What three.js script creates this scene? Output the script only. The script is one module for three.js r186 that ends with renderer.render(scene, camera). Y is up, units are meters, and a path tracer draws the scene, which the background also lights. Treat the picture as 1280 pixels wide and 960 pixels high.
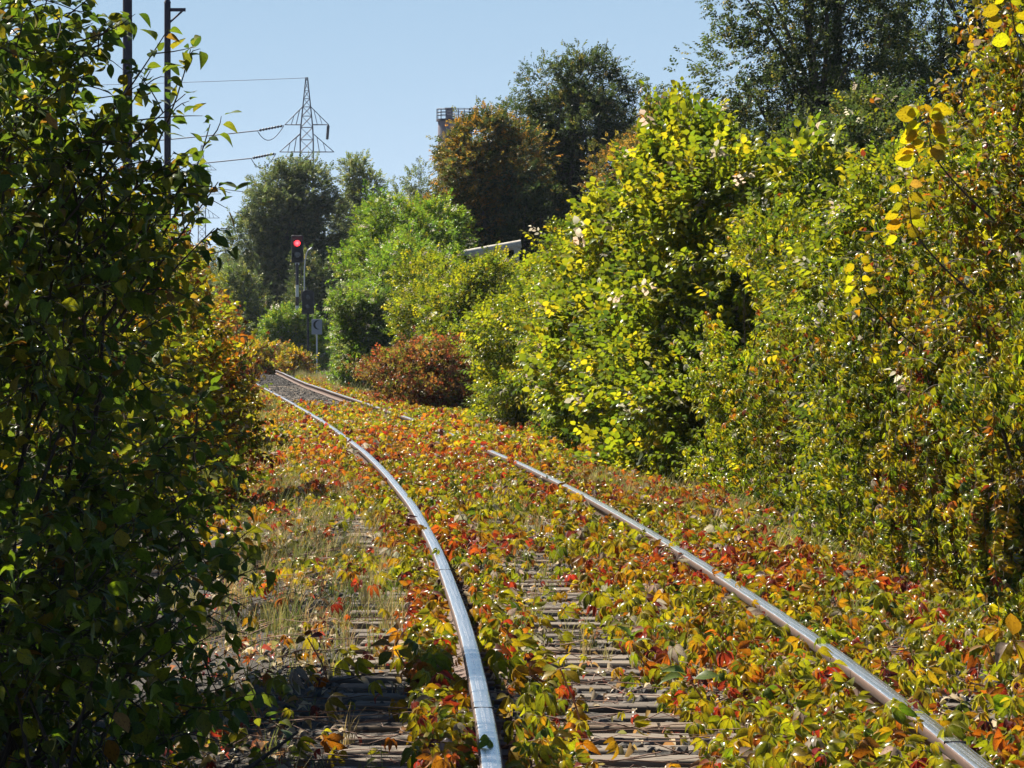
import * as THREE from 'three';
import { mergeGeometries } from 'three/addons/utils/BufferGeometryUtils.js';
import { ImprovedNoise } from 'three/addons/math/ImprovedNoise.js';
import { RoundedBoxGeometry } from 'three/addons/geometries/RoundedBoxGeometry.js';

// ---------------------------------------------------------------- camera, sky, sun, exposure
const scene = new THREE.Scene();
const FOCAL = 7400;                                   // long lens, in pixels of a 1280 x 960 picture
const camera = new THREE.PerspectiveCamera(2 * Math.atan(480 / FOCAL) * 180 / Math.PI, 4 / 3, 0.5, 6000);
camera.position.set(0, 1.3, 0);
camera.rotation.x = -Math.atan(56 / FOCAL);
scene.add(camera);

const SUN_AZ = 29 * Math.PI / 180, SUN_EL = 38 * Math.PI / 180;   // to the left of the view, ahead of it
const sunDir = new THREE.Vector3(-Math.sin(SUN_AZ) * Math.cos(SUN_EL), Math.sin(SUN_EL), -Math.cos(SUN_AZ) * Math.cos(SUN_EL));
const sun = new THREE.DirectionalLight(new THREE.Color().setRGB(1, 0.93, 0.8), 5);
sun.position.copy(sunDir).multiplyScalar(300); sun.castShadow = true;
sun.target.position.set(0, 0, -80); scene.add(sun, sun.target);
Object.assign(sun.shadow.camera, { left: -120, right: 120, top: 120, bottom: -120, near: 1, far: 700 });
sun.shadow.mapSize.set(4096, 4096); sun.shadow.radius = 1;

{
  const W = 1024, H = 512, a = new Float32Array(W * H * 4), v = new THREE.Vector3();
  for (let j = 0; j < H; j++) for (let i = 0; i < W; i++) {
    const el = ((j + 0.5) / H - 0.5) * Math.PI, az = ((i + 0.5) / W - 0.5) * 2 * Math.PI;
    v.set(Math.cos(el) * Math.cos(az), Math.sin(el), Math.cos(el) * Math.sin(az));
    const e = Math.max(0, el) * 180 / Math.PI;
    const h = Math.exp(-e / 2.6), m = Math.exp(-e / 8);
    const g = Math.pow(Math.max(0, v.dot(sunDir)), 12) * 0.12;
    const k = (j * W + i) * 4, thin = 0.012 * (Math.sin(el * 90 + Math.sin(az * 3) * 1.5) + Math.sin(el * 37 + az * 5)) * Math.exp(-e / 20);
    a[k] = 0.015 + 0.175 * m + 0.105 * h + g; a[k + 1] = 0.04 + 0.275 * m + 0.04 * h + g; a[k + 2] = 0.1 + 0.32 * m + 0.005 * h + g * 0.9; a[k + 3] = 1; for (let c = 0; c < 3; c++) a[k + c] *= 1 + thin;
  }
  const t = new THREE.DataTexture(a, W, H, THREE.RGBAFormat, THREE.FloatType);
  t.mapping = THREE.EquirectangularReflectionMapping; t.magFilter = THREE.LinearFilter; t.minFilter = THREE.LinearFilter; t.needsUpdate = true;
  scene.background = t; scene.environment = t;
}
const renderer = new THREE.WebGLRenderer({ antialias: true });
renderer.toneMapping = THREE.LinearToneMapping;
renderer.toneMappingExposure = 2.6;
renderer.shadowMap.enabled = true;

// ---------------------------------------------------------------- helpers
const V = (x, y, z) => new THREE.Vector3(x, y, z);
function rngOf(seed) { let s = seed >>> 0; return () => { s = (s + 0x6D2B79F5) >>> 0; let t = s; t = Math.imul(t ^ (t >>> 15), t | 1); t ^= t + Math.imul(t ^ (t >>> 7), t | 61); return ((t ^ (t >>> 14)) >>> 0) / 4294967296; }; }
const pn = new ImprovedNoise();
const noise = (x, y, z) => pn.noise(x + 100.3, y + 57.7, z + 31.1);
const fbm = (x, y, z) => noise(x, y, z) + 0.5 * noise(x * 2.1, y * 2.1, z * 2.1) + 0.25 * noise(x * 4.3, y * 4.3, z * 4.3);
const lerp = (a, b, t) => a + (b - a) * t, clamp = (x, a = 0, b = 1) => Math.min(b, Math.max(a, x));
const smooth = (a, b, x) => { const t = clamp((x - a) / (b - a)); return t * t * (3 - 2 * t); };
const taken = {};
function numbered(name) { const n = taken[name] = (taken[name] ?? -1) + 1; return n ? name + '_' + String(n).padStart(3, '0') : name; }
function show(m) { m.castShadow = true; m.receiveShadow = true; return m; }
function mesh(name, geo, mat, parent) { const m = show(new THREE.Mesh(geo, mat)); m.name = parent === scene ? numbered(name) : name; parent.add(m); return m; }
function tag(o, label, category, group, kind) { if (label) o.userData.label = label; if (category) o.userData.category = category; if (group) o.userData.group = group; if (kind) o.userData.kind = kind; return o; }
function thing(name, label, category, pos = [0, 0, 0], group) { const g = new THREE.Group(); g.name = numbered(name); g.position.set(...pos); scene.add(g); return tag(g, label, category, group); }
function project(p) {                                   // picture position, used only to pick which leaves are largest in view
  const v = p.clone().project(camera); return v;
}
camera.aspect = 4 / 3; camera.updateProjectionMatrix(); camera.updateMatrixWorld(true);

// a tapered tube along points with radii
function tube(pts, radii, sides = 5, color) {
  const pos = [], nor = [], uv = [], idx = [], col = [];
  const t = V(), a = V(), b = V(), up = V(); let len = 0;
  for (let i = 0; i < pts.length; i++) {
    t.copy(pts[Math.min(i + 1, pts.length - 1)]).sub(pts[Math.max(i - 1, 0)]).normalize();
    up.set(0, 0, 1); if (Math.abs(t.z) > 0.9) up.set(1, 0, 0);
    a.crossVectors(t, up).normalize(); b.crossVectors(t, a);
    if (i) len += pts[i].distanceTo(pts[i - 1]);
    for (let k = 0; k <= sides; k++) {
      const f = k / sides * Math.PI * 2, c = Math.cos(f), s = Math.sin(f), r = radii[i];
      const nx = a.x * c + b.x * s, ny = a.y * c + b.y * s, nz = a.z * c + b.z * s;
      pos.push(pts[i].x + nx * r, pts[i].y + ny * r, pts[i].z + nz * r); nor.push(nx, ny, nz); uv.push(k / sides, len);
      if (color) col.push(...color);
      if (i && k) { const p = (i - 1) * (sides + 1) + k - 1, q = i * (sides + 1) + k - 1; idx.push(p, p + 1, q + 1, p, q + 1, q); }
    }
  }
  const g = new THREE.BufferGeometry();
  g.setAttribute('position', new THREE.Float32BufferAttribute(pos, 3)); g.setAttribute('normal', new THREE.Float32BufferAttribute(nor, 3)); g.setAttribute('uv', new THREE.Float32BufferAttribute(uv, 2));
  if (color) g.setAttribute('color', new THREE.Float32BufferAttribute(col, 3));
  g.setIndex(idx); return g;
}
const box = (w, h, d, x = 0, y = 0, z = 0) => new THREE.BoxGeometry(w, h, d).translate(x, y, z);
const cyl = (r0, r1, h, n, x = 0, y = 0, z = 0) => new THREE.CylinderGeometry(r1, r0, h, n).translate(x, y + h / 2, z);
function bar(p, q, r, n = 4) { return tube([V(...p), V(...q)], [r, r], n); }
function merge(list) { return mergeGeometries(list.map(g => { if (g.index) return g; const h = g.clone(); h.setIndex([...Array(h.attributes.position.count).keys()]); return h; })); }

// textures: colour, grain and fine relief only
function dataTex(n, fn, srgb = true, m = n) {
  const a = new Uint8Array(n * m * 4);
  for (let j = 0; j < m; j++) for (let i = 0; i < n; i++) { const c = fn(i / n, j / m, i, j), k = (j * n + i) * 4; a[k] = clamp(c[0]) * 255; a[k + 1] = clamp(c[1]) * 255; a[k + 2] = clamp(c[2]) * 255; a[k + 3] = 255; }
  const t = new THREE.DataTexture(a, n, m); t.wrapS = t.wrapT = THREE.RepeatWrapping; t.magFilter = THREE.LinearFilter; t.minFilter = THREE.LinearMipmapLinearFilter; t.generateMipmaps = true;
  if (srgb) t.colorSpace = THREE.SRGBColorSpace; t.needsUpdate = true; return t;
}
const tile = (u, v, f, s) => {                          // noise that repeats without a seam
  const a = u * 2 * Math.PI, b = v * 2 * Math.PI; return noise(Math.cos(a) * f + s, Math.sin(a) * f + Math.cos(b) * f * 0.83, Math.sin(b) * f + s * 1.7);
};
const soilTex = dataTex(512, (u, v) => {
  const c = tile(u, v, 2, 3) * 0.5 + tile(u, v, 6, 9) * 0.5, f = tile(u, v, 22, 5), g = tile(u, v, 40, 1);
  const b = 0.19 + c * 0.09 + f * 0.09 + g * 0.08, st = smooth(0.25, 0.4, tile(u, v, 30, 44));
  return [b * lerp(1.06, 1.1, st) + st * 0.12, b * lerp(0.92, 1.04, st) + st * 0.11, b * lerp(0.76, 1.0, st) + st * 0.1];
});
const soilBump = dataTex(512, (u, v) => { const x = 0.5 + tile(u, v, 8, 9) * 0.3 + tile(u, v, 22, 5) * 0.35 + tile(u, v, 40, 1) * 0.3; return [x, x, x]; }, false);
const woodTex = dataTex(256, (u, v) => {                 // weathered sleeper timber, grain along u
  const g = noise(u * 3, v * 46, 7) * 0.5 + noise(u * 9, v * 90, 2) * 0.4 + noise(u * 2, v * 9, 12) * 0.5, crack = smooth(0.34, 0.5, noise(u * 2.2, v * 30, 91));
  const b = 0.52 + g * 0.17 - crack * 0.34; return [b * 1.03, b * 0.95, b * 0.85];
}, true, 256);
const woodBump = dataTex(256, (u, v) => { const g = 0.6 + noise(u * 3, v * 46, 7) * 0.25 - smooth(0.3, 0.5, noise(u * 2.2, v * 30, 91)) * 0.5; return [g, g, g]; }, false);
const barkTex = dataTex(128, (u, v) => { const b = 0.33 + tile(u, v, 3, 4) * 0.12 + noise(u * 30, v * 6, 5) * 0.12; return [b * 1.05, b * 0.95, b * 0.82]; });
const rustTex = dataTex(256, (u, v) => { const c = tile(u, v, 3, 8) * 0.5 + tile(u, v, 11, 2) * 0.5, f = tile(u, v, 28, 6) * 0.3; const b = 0.4 + c * 0.12 + f * 0.12; return [b * 1.12, b * 0.86, b * 0.72]; });
const railShine = dataTex(256, (u, v) => { const s = noise(u * 26, v * 1.1, 3) * 0.35 + noise(u * 60, v * 3, 9) * 0.25 + tile(u, v, 9, 3) * 0.2, x = 0.24 + s * 0.24; return [x, x, x]; }, false);
const leafTex = dataTex(64, (u, v) => {                  // veins and small blotches of one leaf
  const x = Math.abs(u - 0.5) * 2, side = Math.abs(((v * 7 - x * 2.2) % 1 + 1) % 1 - 0.5), vein = Math.max(1 - x * 14, 0) * 0.22 + Math.max(0, 1 - side * 9) * 0.1 * (1 - x);
  const sp = smooth(0.3, 0.5, noise(u * 7, v * 9, 77)) * 0.28, b = 0.88 + vein + noise(u * 9, v * 9, 14) * 0.1 - sp;
  return [b, b * (1 - sp * 0.3), b];
});

// ---------------------------------------------------------------- materials
const S = o => new THREE.MeshStandardMaterial(o), RGB = (r, g, b) => new THREE.Color().setRGB(r, g, b);
const M = {
  soil: S({ map: soilTex, bumpMap: soilBump, bumpScale: 0.03, roughness: 1 }),
  stone: S({ color: RGB(0.8, 0.8, 0.8), roughness: 0.95 }),
  wood: S({ map: woodTex, bumpMap: woodBump, bumpScale: 0.008, roughness: 0.92, color: RGB(0.6, 0.56, 0.52) }),
  wood2: S({ map: woodTex, bumpMap: woodBump, bumpScale: 0.008, roughness: 0.95, color: RGB(0.42, 0.39, 0.37) }),
  wood3: S({ map: woodTex, bumpMap: woodBump, bumpScale: 0.008, roughness: 0.95, color: RGB(0.6, 0.5, 0.4) }),
  rust: S({ map: rustTex, color: RGB(0.55, 0.5, 0.48), roughness: 0.82, metalness: 0.15 }),
  railhead: S({ color: RGB(0.76, 0.77, 0.79), metalness: 1, roughness: 1, roughnessMap: railShine }),
  bark: S({ map: barkTex, roughness: 0.95 }),
  darkBark: S({ map: barkTex, color: RGB(0.5, 0.45, 0.42), roughness: 0.95 }),
  paleBark: S({ map: barkTex, color: RGB(1.7, 1.65, 1.55), roughness: 0.9 }),
  black: S({ color: RGB(0.012, 0.012, 0.013), roughness: 0.55 }),
  lens: S({ color: RGB(0.03, 0.03, 0.035), roughness: 0.12 }),
  redLens: S({ color: RGB(0.3, 0.01, 0.01), emissive: RGB(1, 0.03, 0.04), emissiveIntensity: 2.2, roughness: 0.3 }),
  whitePaint: S({ color: RGB(0.62, 0.62, 0.6), roughness: 0.6 }),
  brownPaint: S({ color: RGB(0.05, 0.03, 0.028), roughness: 0.7 }),
  galv: S({ color: RGB(0.5, 0.52, 0.54), metalness: 0.6, roughness: 0.45 }),
  lattice: S({ color: RGB(0.1, 0.11, 0.14), metalness: 0.3, roughness: 0.6 }),
  insulator: S({ color: RGB(0.05, 0.045, 0.06), roughness: 0.35 }),
  wire: S({ color: RGB(0.16, 0.17, 0.2), metalness: 0.5, roughness: 0.6 }),
  tower: S({ map: dataTex(128, (u, v) => { const b = 0.5 + tile(u, v, 3, 5) * 0.1 + tile(u, v, 14, 2) * 0.06; return [b * 0.98, b * 0.93, b]; }), roughness: 0.9 }),
  post: S({ color: RGB(0.05, 0.045, 0.06), roughness: 0.8 }),
  concrete: S({ map: dataTex(128, (u, v) => { const b = 0.74 + tile(u, v, 3, 5) * 0.14 + tile(u, v, 14, 2) * 0.1; return [b, b * 0.96, b * 0.88]; }), roughness: 0.9 }),
  grass: new THREE.MeshPhysicalMaterial({ roughness: 1, transmission: 0.3, side: THREE.DoubleSide }),
  twig: S({ color: RGB(0.8, 0.8, 0.8), roughness: 0.9 }),
};
const leafOpts = { roughness: 1, transmission: 0.58, thickness: 0, specularIntensity: 0.25, clearcoat: 0.42, clearcoatRoughness: 0.24, side: THREE.DoubleSide };
M.leaf = new THREE.MeshPhysicalMaterial({ ...leafOpts, vertexColors: true });
M.leafNear = new THREE.MeshPhysicalMaterial({ ...leafOpts, map: leafTex, vertexColors: true });
const leafMats = {};
function leafMat(c) {                                    // single leaves: a small set of shades
  const q = x => Math.round(Math.sqrt(Math.max(x, 0)) * 11) / 11, k = [q(c.r), q(c.g), q(c.b)];
  return leafMats[k] ??= new THREE.MeshPhysicalMaterial({ ...leafOpts, map: leafTex, vertexColors: true, color: RGB(k[0] ** 2, k[1] ** 2, k[2] ** 2) });
}

// ---------------------------------------------------------------- leaf shapes
// one leaf: base at the origin, tip along +y, upper face +z, folded along the midrib and drooping
function leafGeo({ len = 1, width = 0.6, seg = 5, fold = 0.16, droop = 0.3, peak = 0.4, tip = 1, stalk = 0.12, twist = 0 } = {}) {
  const pos = [], uv = [], idx = [], col = [];
  for (let i = 0; i <= seg; i++) {
    const t = i / seg, s = Math.pow(t, Math.log(0.5) / Math.log(peak));
    let w = Math.pow(Math.sin(Math.PI * s), tip) * width / 2; if (i === 0 || i === seg) w = 0.004;
    const y = stalk + t * len, z = -droop * t * t, tw = twist * t;
    for (const k of [-1, 0, 1]) { const x = k * w, zz = z + Math.abs(k) * w * fold * 2 + k * w * tw; pos.push(x, y * (1 - droop * 0.25 * t), zz); uv.push(0.5 + k * 0.5, t); col.push(1, 1, 1); }
    if (i) { const p = (i - 1) * 3, q = i * 3; idx.push(p, p + 1, q + 1, p, q + 1, q, p + 1, p + 2, q + 2, p + 1, q + 2, q + 1); }
  }
  if (stalk > 0.02) { const n = pos.length / 3; pos.push(-0.012, 0, 0, 0.012, 0, 0, 0, stalk + 0.03, 0); uv.push(0.5, 0, 0.5, 0, 0.5, 0.1); for (let k = 0; k < 3; k++) col.push(0.7, 0.5, 0.4); idx.push(n, n + 1, n + 2); }
  const g = new THREE.BufferGeometry();
  g.setAttribute('position', new THREE.Float32BufferAttribute(pos, 3)); g.setAttribute('uv', new THREE.Float32BufferAttribute(uv, 2)); g.setAttribute('color', new THREE.Float32BufferAttribute(col, 3));
  g.setIndex(idx); g.computeVertexNormals(); return g;
}
function tint(g, r, gg, b) { const c = g.attributes.color.array; for (let i = 0; i < c.length; i += 3) { c[i] *= r; c[i + 1] *= gg; c[i + 2] *= b; } return g; }
const _x = V(), _y = V(), _z = V();
function frame(p, t, n, s) {                             // leaf with tip along t and upper face towards n
  _y.copy(t).normalize(); _z.copy(n).addScaledVector(_y, -n.dot(_y)); if (_z.lengthSq() < 1e-6) _z.set(_y.y, -_y.x, 0.01); _z.normalize(); _x.crossVectors(_y, _z);
  return new THREE.Matrix4().makeBasis(_x.clone().multiplyScalar(s), _y.clone().multiplyScalar(s), _z.clone().multiplyScalar(s)).setPosition(p);
}
function creeperLeaf(seed) {                             // five drooping leaflets round the end of a stalk; 1 = a leaflet's length
  const r = rngOf(seed), list = [];
  [-1.75, -0.85, 0, 0.85, 1.75].forEach((a, i) => {
    const g = leafGeo({ len: [0.7, 0.92, 1, 0.92, 0.7][i] * (0.9 + r() * 0.2), width: 0.36, seg: 4, fold: 0.22, droop: 0.4 + r() * 0.45, peak: 0.5, stalk: 0.06, twist: (r() - 0.5) * 0.6 });
    const k = 0.82 + r() * 0.36; tint(g, k, k * (0.9 + r() * 0.2), k);
    g.rotateX(-0.15 - r() * 0.3); g.rotateZ(-a + (r() - 0.5) * 0.25); list.push(g);
  });
  return mergeGeometries(list);
}
function sprigGeo(seed, n, leaf, spread = 1) {           // a short twig with alternating leaves; 1 = a leaf's length
  const r = rngOf(seed), L = n * 0.36, list = [];
  const pts = [], bend = (r() - 0.5) * 0.5; for (let i = 0; i <= 3; i++) pts.push(V(bend * (i / 3) ** 2 * L * 0.4, L * i / 3, -0.12 * L * (i / 3) ** 2));
  list.push(tube(pts, [0.035, 0.03, 0.022, 0.012], 3, [0.35, 0.22, 0.25]));
  for (let i = 0; i < n; i++) {
    const t = (i + 0.6) / n, g = leafGeo({ ...leaf, droop: 0.2 + r() * 0.4, twist: (r() - 0.5) * 0.8 }); const k = 0.78 + r() * 0.44; tint(g, k * (0.94 + r() * 0.14), k, k);
    const side = i === n - 1 ? 0 : (i % 2 ? 1 : -1), m = frame(V(bend * t * t * L * 0.4, t * L, -0.12 * L * t * t), V(side * spread * (0.8 + r() * 0.4), 0.55 + r() * 0.4, (r() - 0.5) * 0.9), V((r() - 0.5) * 1.2, -0.3 + r() * 0.5, 1), 0.8 + r() * 0.4);
    list.push(g.applyMatrix4(m));
  }
  return mergeGeometries(list);
}
const G = {
  oval: [0, 1, 2, 3, 4, 5].map(i => leafGeo({ width: [0.62, 0.54, 0.7, 0.6, 0.48, 0.66][i], seg: 6, fold: [0.1, 0.26, 0.06, 0.4, 0.18, 0.14][i], droop: [0.15, 0.5, 0.28, 0.35, 0.7, 0.05][i], peak: [0.42, 0.38, 0.44, 0.4, 0.45, 0.36][i], stalk: 0.2, twist: [-0.5, 0.2, 0.6, -0.9, 0.3, 0][i] })),
  round: [0, 1].map(i => leafGeo({ width: 0.88, seg: 6, fold: 0.06 + i * 0.05, droop: 0.12 + i * 0.12, peak: 0.44, tip: 0.8, stalk: 0.35 })),
  creeper: [11, 12, 13, 14].map(creeperLeaf),
  sprig: [21, 22, 23].map(s => sprigGeo(s, 7, { width: 0.55, seg: 3, fold: 0.14, peak: 0.42, stalk: 0.12 })),
  aspen: [31, 32, 33].map(s => sprigGeo(s, 6, { width: 0.85, seg: 3, fold: 0.08, peak: 0.44, tip: 0.85, stalk: 0.3 }, 1.1)),
  narrow: [41, 42].map(s => sprigGeo(s, 9, { width: 0.34, seg: 3, fold: 0.14, peak: 0.45, stalk: 0.06 })),
};
// palettes: [weight, r, g, b], linear base colours of leaves
const PAL = {
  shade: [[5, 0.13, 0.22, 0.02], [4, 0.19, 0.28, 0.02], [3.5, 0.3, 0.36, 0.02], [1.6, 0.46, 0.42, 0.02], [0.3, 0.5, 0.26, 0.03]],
  lime: [[3, 0.2, 0.28, 0.015], [4, 0.36, 0.39, 0.015], [2.4, 0.54, 0.46, 0.018], [1, 0.58, 0.34, 0.02], [1.2, 0.08, 0.14, 0.02]],
  hedge: [[4, 0.24, 0.33, 0.012], [5, 0.44, 0.49, 0.012], [4.5, 0.72, 0.64, 0.014], [0.8, 0.74, 0.42, 0.014], [0.2, 0.55, 0.15, 0.02], [3, 0.13, 0.19, 0.015], [0.4, 0.7, 0.62, 0.46]],  // extra dark green leaves put some of the hedge's shade into the colour
  hedgeGreen: [[5, 0.19, 0.26, 0.012], [5, 0.33, 0.37, 0.012], [2.8, 0.52, 0.48, 0.014], [2.4, 0.1, 0.15, 0.016], [0.4, 0.64, 0.56, 0.4]],
  hedgeGold: [[3, 0.32, 0.33, 0.012], [5, 0.55, 0.45, 0.014], [2.5, 0.62, 0.36, 0.012], [1.1, 0.58, 0.19, 0.015], [2, 0.15, 0.2, 0.015], [0.5, 0.5, 0.38, 0.26], [0.4, 0.34, 0.06, 0.02]],
  green: [[4, 0.16, 0.29, 0.02], [4, 0.26, 0.38, 0.025], [1, 0.38, 0.42, 0.02], [0.5, 0.56, 0.54, 0.4]],
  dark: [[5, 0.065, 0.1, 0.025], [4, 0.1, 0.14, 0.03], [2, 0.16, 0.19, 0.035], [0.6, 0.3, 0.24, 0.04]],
  darkGold: [[3, 0.08, 0.1, 0.02], [3, 0.17, 0.16, 0.025], [4, 0.36, 0.25, 0.03], [3, 0.5, 0.26, 0.03]],
  grey: [[4, 0.14, 0.19, 0.06], [4, 0.21, 0.26, 0.07], [2, 0.3, 0.33, 0.09]],
  rusty: [[3, 0.36, 0.17, 0.03], [3, 0.38, 0.1, 0.03], [3, 0.32, 0.25, 0.03], [1.6, 0.18, 0.08, 0.03], [1.8, 0.2, 0.22, 0.02]],
  creeper: [[5, 0.54, 0.46, 0.014], [3.4, 0.36, 0.37, 0.014], [2.4, 0.62, 0.34, 0.012], [1.3, 0.62, 0.18, 0.015], [0.7, 0.52, 0.06, 0.02], [1, 0.17, 0.22, 0.015], [0.5, 0.2, 0.04, 0.025], [0.6, 0.58, 0.48, 0.34]],
  creeperRed: [[3, 0.55, 0.42, 0.015], [1.8, 0.38, 0.33, 0.015], [3.4, 0.64, 0.28, 0.014], [2.6, 0.62, 0.13, 0.018], [1.6, 0.5, 0.05, 0.02], [0.9, 0.2, 0.04, 0.025], [0.6, 0.55, 0.45, 0.34]],
  gold: [[5, 0.74, 0.6, 0.02], [3, 0.72, 0.5, 0.02], [1, 0.66, 0.36, 0.03]],
};
const pick = (pal, r) => {
  const p = PAL[pal]; let s = 0; for (const e of p) s += e[0]; let x = r() * s; let e = p[0]; for (const c of p) { if ((x -= c[0]) <= 0) { e = c; break; } }
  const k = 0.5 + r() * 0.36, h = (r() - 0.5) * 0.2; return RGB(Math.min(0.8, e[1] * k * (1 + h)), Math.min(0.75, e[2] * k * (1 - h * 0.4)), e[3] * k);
};
// leaves as copies: list of {m: Matrix4, c: Color, v: shape number}
function copies(name, geos, mat, list, parent, kind = 'stuff') {
  const out = [];
  geos.forEach((g, v) => {
    const sub = list.filter(e => e.v % geos.length === v); if (!sub.length) return;
    const im = show(new THREE.InstancedMesh(g, mat, sub.length)); im.name = parent === scene ? numbered(name) : name;
    sub.forEach((e, i) => { im.setMatrixAt(i, e.m); im.setColorAt(i, e.c); });
    if (kind) im.userData.kind = kind; parent.add(im); out.push(im);
  });
  return out;
}

// ---------------------------------------------------------------- the line of the track and the ground under it
const LEFT = [[-30, 0.02], [0, 0], [10, -0.025], [16, -0.051], [18, -0.062], [20, -0.086], [23, -0.136], [26, -0.195], [30, -0.287], [35, -0.418], [40, -0.567], [46, -0.769], [53, -1.034], [61, -1.368], [70, -1.78], [80, -2.27], [92, -2.894], [105, -3.6], [120, -4.438], [140, -5.575], [160, -6.715], [180, -7.846], [209, -9.35], [240, -10.95], [280, -13.2], [330, -16.4], [420, -24]];
const GAUGE = 1.505;
function leftRailX(d) {
  let i = 1; while (i < LEFT.length - 2 && LEFT[i + 1][0] < d) i++;
  const [d0, x0] = LEFT[i - 1], [d1, x1] = LEFT[i], [d2, x2] = LEFT[i + 1], [d3, x3] = LEFT[Math.min(i + 2, LEFT.length - 1)];
  const t = (d - d1) / (d2 - d1), m1 = (x2 - x0) / (d2 - d0) * (d2 - d1), m2 = (d3 > d1 ? (x3 - x1) / (d3 - d1) : 0) * (d2 - d1);
  if (d < d1) return x1 + (x2 - x1) * t;
  const tt = Math.min(t, 1), a = tt * tt, b = a * tt;
  return (2 * b - 3 * a + 1) * x1 + (b - 2 * a + tt) * m1 + (-2 * b + 3 * a) * x2 + (b - a) * m2 + (t > 1 ? (x2 - x1) * (t - 1) : 0);
}
const slope = d => (leftRailX(d + 0.5) - leftRailX(d - 0.5));
const mid = d => leftRailX(Math.min(d, 420)) + GAUGE / 2;
function groundY(x, d) {
  const u = Math.abs(x - mid(d));
  let y = -0.195 - 0.15 * smooth(1.3, 2.3, u);
  if (u < 30 && d < 260) y += 0.03 * fbm(x * 1.1, 0, d * 0.9) + 0.06 * smooth(1.4, 3, u) * noise(x * 0.3, 3, d * 0.3);
  return y;
}
{
  const rows = [], cols = [];
  for (let d = -30; d < 12; d += 2) rows.push(d); for (let d = 12; d < 60; d += 0.18) rows.push(d); for (let d = 60; d < 230; d += 0.7) rows.push(d);
  for (let d = 230; d < 5600; d *= 1.12) rows.push(d);
  for (let u = 0; u < 4; u += 0.13) cols.push(u); for (let u = 4; u < 1600; u *= 1.35) cols.push(u);
  const us = [...cols.slice(1).reverse().map(u => -u), ...cols], pos = [], uv = [], idx = [], n = us.length;
  rows.forEach((d, j) => us.forEach((u, i) => {
    const x = mid(d) + u; pos.push(x, groundY(x, d), -d); uv.push(x / 1.7, d / 1.7);
    if (i && j) { const p = (j - 1) * n + i - 1, q = j * n + i - 1; idx.push(p, p + 1, q + 1, p, q + 1, q); }
  }));
  const g = new THREE.BufferGeometry(); g.setAttribute('position', new THREE.Float32BufferAttribute(pos, 3)); g.setAttribute('uv', new THREE.Float32BufferAttribute(uv, 2)); g.setIndex(idx); g.computeVertexNormals();
  tag(mesh('ground', g, M.soil, scene), 'dark brown soil and old ballast under the track and bushes', 'ground', null, 'structure');
}

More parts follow.
